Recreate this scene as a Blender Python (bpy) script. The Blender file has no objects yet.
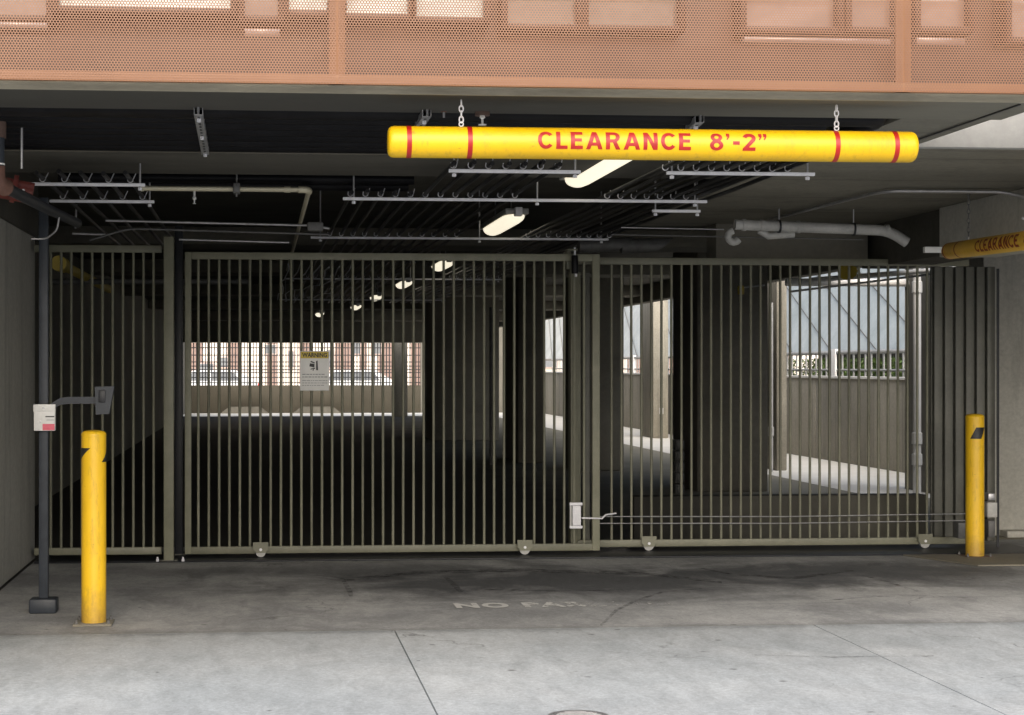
import bpy, bmesh, math, random
from mathutils import Vector, Matrix
R = math.radians
random.seed(7)
scene = bpy.context.scene
col = scene.collection

# ------------------------------------------------------------------ camera
CAMZ = 1.55
F = 800.0  # shorter focal length in image pixels, used for placing things before depths are multiplied
YAW = math.atan(0.04)
FW = Vector((math.sin(YAW), math.cos(YAW), 0)); RT = Vector((math.cos(YAW), -math.sin(YAW), 0)); UP = Vector((0, 0, 1))
CX, CY = 294.0, 367.0
def ray(px, py): return FW + RT*((px-CX)/F) + UP*((CY-py)/F)
def hitY(px, py, Y):
    d = ray(px, py); t = Y/d.y; return Vector((0, 0, CAMZ)) + d*t
def hitZ(px, py, Z):
    d = ray(px, py); t = (Z-CAMZ)/d.z; return Vector((0, 0, CAMZ)) + d*t
cam = bpy.data.cameras.new('camera'); co = bpy.data.objects.new('camera', cam); col.objects.link(co)
# depths below are placed for too short a focal length, then multiplied about the camera by DEPTH_SCALE; widths and heights are in metres
DEPTH_SCALE = 2.25
FC = F*DEPTH_SCALE; PXC = 422.0
co.location = (0, 0, CAMZ); co.rotation_euler = (R(90), 0, -math.atan(0.0896))
cam.sensor_width = 36; cam.lens = FC/1024*36
cam.shift_x = (512-PXC)/1024; cam.shift_y = (CY-357.5)/1024
cam.clip_start = 0.05; cam.clip_end = 1000
scene.camera = co

# ------------------------------------------------------------------ materials
def newmat(name):
    m = bpy.data.materials.new(name); m.use_nodes = True
    nt = m.node_tree; b = nt.nodes['Principled BSDF']; return m, nt, b
def N(nt, t, **k):
    n = nt.nodes.new(t)
    for a, v in k.items(): setattr(n, a, v)
    return n
def noise(nt, vec, scale, detail=6, rough=0.6, dist=0.0):
    n = N(nt, 'ShaderNodeTexNoise'); n.inputs['Scale'].default_value = scale
    n.inputs['Detail'].default_value = detail; n.inputs['Roughness'].default_value = rough
    n.inputs['Distortion'].default_value = dist
    nt.links.new(vec, n.inputs['Vector']); return n.outputs['Fac']
def mapping(nt, scale=(1, 1, 1), loc=(0, 0, 0), coord='Object', rot=(0, 0, 0)):
    tc = N(nt, 'ShaderNodeTexCoord'); mp = N(nt, 'ShaderNodeMapping')
    mp.inputs['Scale'].default_value = scale; mp.inputs['Location'].default_value = loc; mp.inputs['Rotation'].default_value = rot
    if coord == 'Position':
        g = N(nt, 'ShaderNodeNewGeometry'); nt.links.new(g.outputs['Position'], mp.inputs['Vector'])
    else: nt.links.new(tc.outputs[coord], mp.inputs['Vector'])
    return mp.outputs['Vector']
def ramp(nt, fac, stops):
    r = N(nt, 'ShaderNodeValToRGB'); e = r.color_ramp.elements
    while len(e) < len(stops): e.new(0.5)
    for i, (p, c) in enumerate(stops):
        e[i].position = p; e[i].color = (c, c, c, 1) if isinstance(c, (int, float)) else (*c, 1)
    nt.links.new(fac, r.inputs['Fac']); return r.outputs['Color']
def mix(nt, a, b, fac, mode='MIX'):
    m = N(nt, 'ShaderNodeMix', data_type='RGBA', blend_type=mode)
    for s, v in ((m.inputs['Factor'], fac), (m.inputs['A'], a), (m.inputs['B'], b)):
        if isinstance(v, bpy.types.NodeSocket): nt.links.new(v, s)
        elif isinstance(v, (int, float)): s.default_value = v
        else: s.default_value = (*v, 1)
    # use color sockets
    return m.outputs['Result']
def mixc(nt, a, b, fac, mode='MIX'):
    m = N(nt, 'ShaderNodeMix', data_type='RGBA', blend_type=mode)
    fs, A, B = m.inputs[0], m.inputs[6], m.inputs[7]
    for s, v in ((fs, fac), (A, a), (B, b)):
        if isinstance(v, bpy.types.NodeSocket): nt.links.new(v, s)
        elif isinstance(v, (int, float)): s.default_value = v
        else: s.default_value = (*v, 1)
    return m.outputs[2]
def mth(nt, op, a, b=None):
    m = N(nt, 'ShaderNodeMath', operation=op)
    for i, v in enumerate((a, b)):
        if v is None: continue
        if isinstance(v, bpy.types.NodeSocket): nt.links.new(v, m.inputs[i])
        else: m.inputs[i].default_value = v
    return m.outputs[0]
def bump(nt, b, h, strength=0.2, dist=0.01):
    n = N(nt, 'ShaderNodeBump'); n.inputs['Strength'].default_value = strength; n.inputs['Distance'].default_value = dist
    nt.links.new(h, n.inputs['Height']); nt.links.new(n.outputs['Normal'], b.inputs['Normal'])

def mottled(name, c1, c2, scale=3, rough=0.6, metallic=0.0, bs=0.15, fine=60, stretch=(1, 1, 1), spec=0.5, var=0.0, bd=0.004):
    m, nt, b = newmat(name)
    v = mapping(nt, scale=stretch, coord='Position')
    n1 = noise(nt, v, scale, 8, 0.65, 0.3); n2 = noise(nt, v, fine, 4, 0.6)
    f = mth(nt, 'ADD', mth(nt, 'MULTIPLY', n1, 0.75), mth(nt, 'MULTIPLY', n2, 0.25))
    c = mixc(nt, c1, c2, ramp(nt, f, [(0.36, 0.0), (0.64, 1.0)]))
    if var:
        oi = N(nt, 'ShaderNodeObjectInfo')
        k = mth(nt, 'ADD', mth(nt, 'MULTIPLY', oi.outputs['Random'], var), 1-var/2)
        cc = N(nt, 'ShaderNodeCombineColor')
        for i in range(3): nt.links.new(k, cc.inputs[i])
        c = mixc(nt, c, cc.outputs[0], 1.0, 'MULTIPLY')
    nt.links.new(c, b.inputs['Base Color'])
    b.inputs['Roughness'].default_value = rough; b.inputs['Metallic'].default_value = metallic
    b.inputs['Specular IOR Level'].default_value = spec
    if bs: bump(nt, b, f, bs, bd)
    return m

M = {}
M['concrete'] = mottled('concrete_wall', (0.40, 0.39, 0.35), (0.54, 0.53, 0.475), 1.6, 0.85, fine=40, bs=0.35)
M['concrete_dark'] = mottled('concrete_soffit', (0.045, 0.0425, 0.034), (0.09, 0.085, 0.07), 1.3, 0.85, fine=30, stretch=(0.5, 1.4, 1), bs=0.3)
M['concrete_lip'] = mottled('concrete_edge', (0.17, 0.155, 0.115), (0.30, 0.275, 0.21), 2.2, 0.85, fine=35, stretch=(0.4, 1.5, 2.5), bs=0.5)
def board_concrete(name, a, b_, scale, board=0.0, axis='Y'):
    m, nt, b = newmat(name)
    w = mapping(nt, coord='Position'); v = mapping(nt, scale=(0.5, 0.9, 0.5), coord='Position')
    c = mixc(nt, a, b_, ramp(nt, noise(nt, v, scale, 10, 0.7, 0.5), [(0.34, 0.0), (0.66, 1.0)]))
    c = mixc(nt, c, ramp(nt, noise(nt, w, 26, 8, 0.75), [(0.3, 0.8), (0.7, 1.12)]), 1.0, 'MULTIPLY')
    st = ramp(nt, noise(nt, mapping(nt, scale=(2.5, 2.5, 0.25), coord='Position'), 1.5, 8, 0.7), [(0.54, 0.0), (0.72, 0.6)])
    c = mixc(nt, c, tuple(q*0.5 for q in a), st)
    if board:
        sep = N(nt, 'ShaderNodeSeparateXYZ'); nt.links.new(w, sep.inputs[0])
        f = mth(nt, 'ABSOLUTE', mth(nt, 'SUBTRACT', mth(nt, 'FRACT', mth(nt, 'DIVIDE', sep.outputs[axis], board)), 0.5))
        c = mixc(nt, c, tuple(q*0.45 for q in a), ramp(nt, f, [(0.0, 0.8), (0.02, 0.0)]))
        sn = N(nt, 'ShaderNodeTexWhiteNoise', noise_dimensions='1D'); nt.links.new(mth(nt, 'FLOOR', mth(nt, 'ADD', mth(nt, 'DIVIDE', sep.outputs[axis], board), 0.5)), sn.inputs['W'])
        c = mixc(nt, c, ramp(nt, sn.outputs['Value'], [(0.0, 0.84), (1.0, 1.1)]), 1.0, 'MULTIPLY')
    nt.links.new(c, b.inputs['Base Color']); b.inputs['Roughness'].default_value = 0.85
    bump(nt, b, noise(nt, w, 30, 6), 0.3, 0.004); return m
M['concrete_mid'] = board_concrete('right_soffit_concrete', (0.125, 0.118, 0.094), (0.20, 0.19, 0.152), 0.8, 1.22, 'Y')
M['concrete_brown'] = board_concrete('brown_concrete', (0.22, 0.205, 0.165), (0.32, 0.30, 0.245), 0.8, 0.62, 'Y')
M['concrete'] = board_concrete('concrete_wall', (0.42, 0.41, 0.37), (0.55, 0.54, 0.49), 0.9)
M['fascia'] = mottled('pale_fascia_concrete', (0.28, 0.275, 0.26), (0.38, 0.375, 0.355), 1.5, 0.85, fine=30, bs=0.3)
M['kerb'] = mottled('kerb_concrete', (0.13, 0.12, 0.095), (0.21, 0.195, 0.155), 1.2, 0.85, fine=30, bs=0.3)
M['far_wall'] = mottled('far_parapet_concrete', (0.06, 0.052, 0.035), (0.095, 0.083, 0.058), 0.8, 0.85, fine=20)  # shade on the far parapet is put into this darker colour
M['concrete_white'] = mottled('pale_plaster', (0.62, 0.61, 0.57), (0.74, 0.73, 0.70), 2.5, 0.8, fine=40)
M['concrete_brown_plain'] = mottled('brown_concrete_plain', (0.23, 0.205, 0.16), (0.33, 0.295, 0.235), 1.2, 0.85, fine=30, stretch=(1, 1, 0.3), bs=0.3)
M['black_deck'] = mottled('black_deck', (0.07, 0.068, 0.058), (0.12, 0.115, 0.098), 2, 0.8, spec=0.2)
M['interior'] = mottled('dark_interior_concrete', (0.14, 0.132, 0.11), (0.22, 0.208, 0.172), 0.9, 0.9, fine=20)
M['gate'] = mottled('olive_gate_paint', (0.155, 0.155, 0.108), (0.215, 0.213, 0.155), 5, 0.5, fine=90, bs=0.06, var=0.3)
M['gate_dark'] = mottled('grey_ribbed_metal', (0.095, 0.095, 0.08), (0.14, 0.14, 0.118), 3, 0.5, fine=60, bs=0.06)
M['galv'] = mottled('galvanised_steel', (0.36, 0.36, 0.37), (0.52, 0.52, 0.53), 14, 0.42, 0.75, fine=120, bs=0.05)
M['galv_light'] = mottled('zinc_channel', (0.70, 0.70, 0.74), (0.85, 0.85, 0.88), 14, 0.5, 0.0, fine=120, bs=0.05)
M['black_rubber'] = mottled('black_hose_rubber', (0.004, 0.004, 0.005), (0.009, 0.009, 0.010), 8, 0.4, bs=0.05, spec=0.18)
M['black_pipe'] = mottled('black_iron_pipe', (0.003, 0.003, 0.004), (0.008, 0.008, 0.010), 4, 0.45, bs=0.05, spec=0.12)
M['black_paint'] = mottled('black_powder_coat', (0.012, 0.014, 0.018), (0.022, 0.024, 0.03), 12, 0.45, bs=0.05)
M['slate'] = mottled('slate_blue_paint', (0.022, 0.028, 0.038), (0.034, 0.042, 0.054), 12, 0.5, bs=0.05)
M['rust'] = mottled('rusty_iron', (0.10, 0.048, 0.035), (0.17, 0.085, 0.06), 9, 0.7, fine=70, bs=0.3)
M['red_iron'] = mottled('red_iron', (0.10, 0.012, 0.008), (0.17, 0.03, 0.02), 9, 0.5, fine=70, bs=0.2)
M['brown_pipe'] = mottled('brown_cast_iron', (0.075, 0.045, 0.035), (0.14, 0.09, 0.07), 12, 0.7, fine=80, bs=0.3)
M['cream_pipe'] = mottled('cream_pipe', (0.50, 0.46, 0.33), (0.62, 0.58, 0.44), 6, 0.5, fine=60)
M['grey_pipe'] = mottled('grey_pvc_pipe', (0.34, 0.34, 0.33), (0.50, 0.50, 0.48), 7, 0.5, fine=60)
M['dark_duct'] = mottled('dark_duct', (0.08, 0.08, 0.08), (0.15, 0.15, 0.145), 9, 0.5, fine=60, bs=0.2)
M['white_pipe'] = mottled('white_pipe', (0.80, 0.78, 0.74), (0.88, 0.87, 0.84), 4, 0.5, fine=50)
M['ochre_pipe'] = mottled('ochre_pipe', (0.50, 0.37, 0.04), (0.62, 0.47, 0.08), 6, 0.5, fine=50)
M['white_plastic'] = mottled('white_plastic', (0.78, 0.78, 0.75), (0.84, 0.84, 0.82), 6, 0.4, fine=50, bs=0.02)
M['pink_label'] = mottled('pink_label', (0.72, 0.10, 0.16), (0.80, 0.16, 0.22), 12, 0.5, fine=50, bs=0)
M['ink'] = mottled('black_ink', (0.012, 0.012, 0.012), (0.03, 0.03, 0.03), 12, 0.5, fine=50, bs=0)
M['grey_ink'] = mottled('grey_ink', (0.25, 0.25, 0.26), (0.32, 0.32, 0.33), 12, 0.5, fine=50, bs=0)
M['warn_yellow'] = mottled('warning_yellow', (0.62, 0.46, 0.05), (0.72, 0.54, 0.08), 12, 0.5, fine=50, bs=0)
M['red'] = mottled('red_tape', (0.31, 0.005, 0.004), (0.40, 0.015, 0.008), 15, 0.4, fine=90, bs=0.03)
M['red_dark'] = mottled('faded_red_tape', (0.20, 0.012, 0.006), (0.28, 0.025, 0.012), 15, 0.5, fine=90, bs=0.03)
M['red_letter'] = mottled('red_vinyl_letter', (0.29, 0.003, 0.004), (0.39, 0.012, 0.009), 30, 0.45, fine=90, bs=0.03)
M['copper'] = mottled('copper_paint', (0.235, 0.105, 0.045), (0.275, 0.128, 0.058), 2, 0.5, fine=60, bs=0.04)
M['dark_frame'] = mottled('brown_window_frame', (0.05, 0.028, 0.018), (0.08, 0.045, 0.03), 4, 0.5, bs=0.03)
M['green_leaf'] = mottled('green_leaf', (0.03, 0.06, 0.015), (0.12, 0.19, 0.04), 8, 0.6, fine=50)
M['asphalt_base'] = mottled('street_base', (0.10, 0.10, 0.095), (0.15, 0.15, 0.14), 1.2, 0.9)
M['painted_sun'] = mottled('pale_painted_sun_floor', (0.80, 0.77, 0.70), (0.9, 0.88, 0.82), 0.9, 0.9, fine=12)  # sunlight on the ground painted in as a near-white colour
M['tyre'] = mottled('tyre_rubber', (0.01, 0.01, 0.01), (0.02, 0.02, 0.02), 12, 0.8)
M['car_paint'] = mottled('white_car_paint', (0.74, 0.74, 0.74), (0.8, 0.8, 0.8), 2, 0.25, bs=0)
M['car_glass'] = mottled('dark_car_glass', (0.16, 0.17, 0.18), (0.22, 0.23, 0.24), 2, 0.08, bs=0)
M['tail_red'] = mottled('red_lamp_lens', (0.5, 0.01, 0.01), (0.6, 0.02, 0.02), 9, 0.2, bs=0)
M['pink_wall'] = mottled('pink_render', (0.50, 0.38, 0.34), (0.60, 0.48, 0.43), 0.8, 0.8, fine=8)
M['cream_wall'] = mottled('cream_render', (0.74, 0.66, 0.58), (0.84, 0.77, 0.69), 0.8, 0.8, fine=8)
M['brick_wall'] = mottled('brick_red_render', (0.20, 0.14, 0.12), (0.30, 0.21, 0.18), 1.5, 0.8, fine=12)

def yellow_mat(name, a, b_, dirt):
    m, nt, b = newmat(name)
    v = mapping(nt, coord='Position'); v2 = mapping(nt, scale=(6, 6, 1.2), coord='Position')
    c = mixc(nt, a, b_, ramp(nt, noise(nt, v, 3, 6), [(0.35, 0.0), (0.65, 1.0)]))
    d = ramp(nt, noise(nt, v2, 5, 10, 0.75), [(0.52, 0.0), (0.74, dirt)])
    c = mixc(nt, c, (0.25, 0.16, 0.03), d)
    sp = N(nt, 'ShaderNodeSeparateXYZ'); nt.links.new(v, sp.inputs[0])
    low = ramp(nt, mth(nt, 'ADD', sp.outputs['Z'], mth(nt, 'MULTIPLY', noise(nt, v, 12, 8, 0.7), 0.35)), [(0.12, 0.75), (0.42, 0.0)])
    c = mixc(nt, c, (0.20, 0.12, 0.05), low)
    v3 = mapping(nt, scale=(2, 2, 14), rot=(0, R(20), 0), coord='Position')
    c = mixc(nt, c, (0.05, 0.045, 0.03), ramp(nt, noise(nt, v3, 6, 6, 0.6, 1.0), [(0.66, 0.0), (0.72, dirt)]))
    nt.links.new(c, b.inputs['Base Color']); b.inputs['Roughness'].default_value = 0.42
    bump(nt, b, noise(nt, v, 120, 3), 0.06, 0.002); return m
M['yellow'] = yellow_mat('yellow_plastic_sleeve', (0.78, 0.47, 0.012), (0.86, 0.54, 0.02), 0.6)
M['yellow_bar'] = yellow_mat('yellow_bar_plastic', (0.66, 0.40, 0.001), (0.73, 0.45, 0.002), 0.5)
M['yellow_old'] = yellow_mat('weathered_yellow_plastic', (0.72, 0.42, 0.03), (0.80, 0.48, 0.04), 0.5)

# light pavement and dirty apron
def ground_mat(name, cA, cB, stain, stain_amt, edge=None):
    m, nt, b = newmat(name)
    v = mapping(nt, scale=(0.7, 0.6, 1), coord='Position'); w = mapping(nt, coord='Position')
    c = mixc(nt, cA, cB, ramp(nt, noise(nt, v, 1.1, 8, 0.6, 0.4), [(0.32, 0.0), (0.68, 1.0)]))
    s = ramp(nt, noise(nt, mapping(nt, scale=(0.55, 0.55, 1), loc=(3.7, 1.3, 0), coord='Position'), 1.7, 12, 0.7, 0.5), [(0.44, 0.0), (0.62, 1.0)])
    c = mixc(nt, c, stain, mth(nt, 'MULTIPLY', s, stain_amt))
    # long tyre scuffs
    s2 = ramp(nt, noise(nt, mapping(nt, scale=(0.5, 3.5, 1), rot=(0, 0, R(14)), coord='Position'), 1.6, 8, 0.65, 1.2), [(0.58, 0.0), (0.70, 1.0)])
    c = mixc(nt, c, stain, mth(nt, 'MULTIPLY', s2, stain_amt*0.6))
    g = ramp(nt, noise(nt, w, 90, 3, 0.7), [(0.3, 0.86), (0.7, 1.08)])
    c = mixc(nt, c, g, 1.0, 'MULTIPLY')
    if edge:      # oil-blackened strip in front of the gate
        sep = N(nt, 'ShaderNodeSeparateXYZ'); nt.links.new(w, sep.inputs[0])
        def blot(cx_, cy_, rx, ry, amt):
            dx = mth(nt, 'DIVIDE', mth(nt, 'SUBTRACT', sep.outputs['X'], cx_), rx); dy = mth(nt, 'DIVIDE', mth(nt, 'SUBTRACT', sep.outputs['Y'], cy_), ry)
            d = mth(nt, 'SQRT', mth(nt, 'ADD', mth(nt, 'MULTIPLY', dx, dx), mth(nt, 'MULTIPLY', dy, dy)))
            d = mth(nt, 'ADD', d, mth(nt, 'MULTIPLY', mth(nt, 'SUBTRACT', noise(nt, w, 1.3, 10, 0.7, 0.5), 0.5), 2.2))
            return mth(nt, 'MULTIPLY', ramp(nt, d, [(0.35, 1.0), (1.0, 0.0)]), amt)
        c = mixc(nt, c, edge, blot(2.3, 12.9, 2.8, 1.2, 0.95))
        c = mixc(nt, c, edge, blot(4.6, 13.3, 1.8, 1.0, 0.85))
        c = mixc(nt, c, edge, blot(0.6, 13.8, 2.2, 0.6, 0.55))
    # grime gathering along the drip line
    sy = N(nt, 'ShaderNodeSeparateXYZ'); nt.links.new(w, sy.inputs[0])
    dd = mth(nt, 'ABSOLUTE', mth(nt, 'SUBTRACT', sy.outputs['Y'], 10.575))
    dd = mth(nt, 'ADD', dd, mth(nt, 'MULTIPLY', mth(nt, 'SUBTRACT', noise(nt, w, 2.2, 10, 0.75), 0.5), 0.7))
    c = mixc(nt, c, tuple(0.55*q for q in cA), ramp(nt, dd, [(0.0, 0.75), (0.16, 0.0)]))
    # fine grit, drips, hairline cracks
    c = mixc(nt, c, ramp(nt, noise(nt, w, 34, 8, 0.8), [(0.32, 0.72), (0.68, 1.16)]), 1.0, 'MULTIPLY')
    c = mixc(nt, c, ramp(nt, noise(nt, mapping(nt, scale=(1, 0.35, 1), coord='Position'), 6.5, 10, 0.75, 0.6), [(0.35, 0.82), (0.65, 1.10)]), 1.0, 'MULTIPLY')
    vo = N(nt, 'ShaderNodeTexVoronoi'); vo.inputs['Scale'].default_value = 2.6; nt.links.new(w, vo.inputs['Vector'])
    dr = mth(nt, 'ADD', vo.outputs['Distance'], mth(nt, 'MULTIPLY', noise(nt, w, 22, 4), 0.10))
    c = mixc(nt, c, (0.09, 0.09, 0.09), ramp(nt, dr, [(0.085, 0.65), (0.12, 0.0)]))
    cr = N(nt, 'ShaderNodeTexVoronoi', feature='DISTANCE_TO_EDGE'); cr.inputs['Scale'].default_value = 0.42
    wv = N(nt, 'ShaderNodeVectorMath', operation='ADD'); nn = N(nt, 'ShaderNodeTexNoise'); nn.inputs['Scale'].default_value = 2.5; nn.inputs['Detail'].default_value = 8
    nt.links.new(w, nn.inputs['Vector']); nt.links.new(w, wv.inputs[0]); nt.links.new(nn.outputs['Color'], wv.inputs[1]); nt.links.new(wv.outputs[0], cr.inputs['Vector'])
    ck = mth(nt, 'MULTIPLY', ramp(nt, cr.outputs['Distance'], [(0.0, 1.0), (0.006, 0.0)]), ramp(nt, noise(nt, w, 0.55, 3), [(0.52, 0.0), (0.60, 0.7)]))
    c = mixc(nt, c, (0.08, 0.08, 0.08), ck)
    c = mixc(nt, c, (0.06, 0.06, 0.06), ramp(nt, noise(nt, w, 16, 3, 0.5), [(0.72, 0.0), (0.76, 0.7)]))
    nt.links.new(c, b.inputs['Base Color']); b.inputs['Roughness'].default_value = 0.78
    b.inputs['Specular IOR Level'].default_value = 0.35
    bump(nt, b, mth(nt, 'ADD', noise(nt, w, 60, 5), noise(nt, w, 220, 2)), 0.25, 0.003); return m
M['pavement'] = ground_mat('pale_broomed_concrete', (0.475, 0.51, 0.535), (0.565, 0.59, 0.605), (0.40, 0.435, 0.46), 0.5)
M['apron'] = ground_mat('stained_concrete', (0.37, 0.378, 0.378), (0.47, 0.475, 0.47), (0.22, 0.226, 0.232), 0.75, edge=(0.09, 0.093, 0.098))
M['garage_floor'] = ground_mat('garage_floor_asphalt', (0.035, 0.034, 0.028), (0.055, 0.052, 0.044), (0.02, 0.02, 0.018), 0.5)

def worn_paint():
    m, nt, b = newmat('worn_white_road_paint')
    w = mapping(nt, coord='Position'); sep = N(nt, 'ShaderNodeSeparateXYZ'); nt.links.new(w, sep.inputs[0])
    n = noise(nt, w, 14, 6, 0.7)
    fade = N(nt, 'ShaderNodeMapRange'); nt.links.new(sep.outputs['X'], fade.inputs['Value'])
    fade.inputs['From Min'].default_value = 1.5; fade.inputs['From Max'].default_value = 2.3
    fade.inputs['To Min'].default_value = -0.08; fade.inputs['To Max'].default_value = 0.17
    a = ramp(nt, mth(nt, 'SUBTRACT', n, fade.outputs[0]), [(0.35, 0.0), (0.47, 0.95)])
    b.inputs['Base Color'].default_value = (0.62, 0.62, 0.6, 1); b.inputs['Roughness'].default_value = 0.8
    nt.links.new(a, b.inputs['Alpha']); return m
M['road_paint'] = worn_paint()
def scuff():
    m, nt, b = newmat('black_scuff')
    w = mapping(nt, coord='Position'); a = ramp(nt, noise(nt, w, 9, 8, 0.7), [(0.42, 0.0), (0.7, 0.75)])
    b.inputs['Base Color'].default_value = (0.03, 0.03, 0.032, 1); b.inputs['Roughness'].default_value = 0.9
    nt.links.new(a, b.inputs['Alpha']); return m
M['scuff'] = scuff()

def perforated():
    m, nt, b = newmat('perforated_copper_sheet')
    w = mapping(nt, coord='Position'); sep = N(nt, 'ShaderNodeSeparateXYZ'); nt.links.new(w, sep.inputs[0])
    P, RP, RAD = 0.0130, 0.0108, 0.0044
    r = mth(nt, 'DIVIDE', sep.outputs['Z'], RP); row = mth(nt, 'FLOOR', r)
    sh = mth(nt, 'MULTIPLY', mth(nt, 'MODULO', row, 2.0), 0.5)
    xs = mth(nt, 'ADD', mth(nt, 'DIVIDE', sep.outputs['X'], P), sh)
    fx = mth(nt, 'MULTIPLY', mth(nt, 'SUBTRACT', mth(nt, 'FRACT', mth(nt, 'ADD', xs, 1000.0)), 0.5), P)
    fz = mth(nt, 'MULTIPLY', mth(nt, 'SUBTRACT', mth(nt, 'FRACT', r), 0.5), RP)
    d = mth(nt, 'SQRT', mth(nt, 'ADD', mth(nt, 'MULTIPLY', fx, fx), mth(nt, 'MULTIPLY', fz, fz)))
    solid = mth(nt, 'GREATER_THAN', d, RAD)
    c = mixc(nt, (0.215, 0.100, 0.052), (0.26, 0.125, 0.066), ramp(nt, noise(nt, w, 1.5, 6), [(0.35, 0.0), (0.65, 1.0)]))
    nt.links.new(c, b.inputs['Base Color']); b.inputs['Roughness'].default_value = 0.5; b.inputs['Metallic'].default_value = 0.0
    nt.links.new(solid, b.inputs['Alpha']); return m
M['perf'] = perforated()

def lip_body():  # underside shade, thinning to the right, is painted into the colour
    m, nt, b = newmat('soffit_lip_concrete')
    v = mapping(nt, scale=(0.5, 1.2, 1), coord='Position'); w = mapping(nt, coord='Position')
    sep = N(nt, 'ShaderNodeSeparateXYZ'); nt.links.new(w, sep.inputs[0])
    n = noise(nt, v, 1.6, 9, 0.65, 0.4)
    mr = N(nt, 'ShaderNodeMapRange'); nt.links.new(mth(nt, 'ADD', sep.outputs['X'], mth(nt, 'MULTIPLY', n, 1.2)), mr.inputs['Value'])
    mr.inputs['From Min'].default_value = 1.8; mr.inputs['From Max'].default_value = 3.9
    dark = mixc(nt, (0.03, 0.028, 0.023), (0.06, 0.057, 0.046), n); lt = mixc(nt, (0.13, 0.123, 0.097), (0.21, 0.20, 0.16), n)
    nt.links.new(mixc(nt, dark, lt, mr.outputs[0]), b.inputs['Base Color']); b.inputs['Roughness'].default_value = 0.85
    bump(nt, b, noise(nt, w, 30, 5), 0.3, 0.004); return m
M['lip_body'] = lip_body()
def floor_mat(name='garage_floor_concrete', xa=4.0, xb=7.2, ca=(0.024, 0.023, 0.019), cb=(0.24, 0.225, 0.18)):  # light fading away to the left is painted in along X
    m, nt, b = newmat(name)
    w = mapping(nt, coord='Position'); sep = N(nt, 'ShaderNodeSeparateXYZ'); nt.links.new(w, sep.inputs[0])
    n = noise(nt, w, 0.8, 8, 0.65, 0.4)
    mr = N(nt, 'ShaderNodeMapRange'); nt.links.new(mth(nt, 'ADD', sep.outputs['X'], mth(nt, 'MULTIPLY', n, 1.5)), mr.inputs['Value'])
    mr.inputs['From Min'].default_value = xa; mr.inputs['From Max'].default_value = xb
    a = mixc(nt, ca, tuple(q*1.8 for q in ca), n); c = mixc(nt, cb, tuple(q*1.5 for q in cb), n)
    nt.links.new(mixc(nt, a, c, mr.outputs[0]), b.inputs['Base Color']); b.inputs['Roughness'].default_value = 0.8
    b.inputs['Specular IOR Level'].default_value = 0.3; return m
M['garage_floor'] = floor_mat(); M['kerb_grad'] = floor_mat('garage_kerb_concrete', 4.6, 7.4, (0.016, 0.0155, 0.013), (0.15, 0.143, 0.12))  # kerb also carries painted shade, deepening to the left
def emis(name, c, s):
    m, nt, b = newmat(name)
    w = mapping(nt, coord='Position')
    cc = mixc(nt, c, tuple(x*0.93 for x in c), noise(nt, w, 8, 3))
    nt.links.new(cc, b.inputs['Emission Color']); nt.links.new(cc, b.inputs['Base Color'])
    b.inputs['Emission Strength'].default_value = s; b.inputs['Roughness'].default_value = 0.3; return m
M['lens'] = emis('lit_lamp_lens', (0.95, 0.87, 0.68), 1.05)

def glass_pane(name, tint):
    m, nt, b = newmat(name)
    w = mapping(nt, scale=(1, 1, 2), coord='Position')
    c = mixc(nt, tint, tuple(x*0.75 for x in tint), ramp(nt, noise(nt, w, 2.5, 4), [(0.4, 0.0), (0.6, 1.0)]))
    nt.links.new(c, b.inputs['Base Color']); b.inputs['Roughness'].default_value = 0.06
    b.inputs['Coat Weight'].default_value = 0.6; b.inputs['Coat Roughness'].default_value = 0.03; return m
M['pane'] = glass_pane('painted_sky_glass', (0.62, 0.68, 0.64))  # sky reflection is put into the pale pane colour
M['pane_pink'] = glass_pane('pink_panel', (0.26, 0.19, 0.165))
M['pane_grey'] = glass_pane('grey_panel_glass', (0.19, 0.17, 0.145))
M['canopy'] = mottled('blue_grey_canopy_sheet', (0.36, 0.41, 0.42), (0.50, 0.55, 0.56), 0.8, 0.55, fine=14, stretch=(1, 1, 1), bs=0.05)

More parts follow.
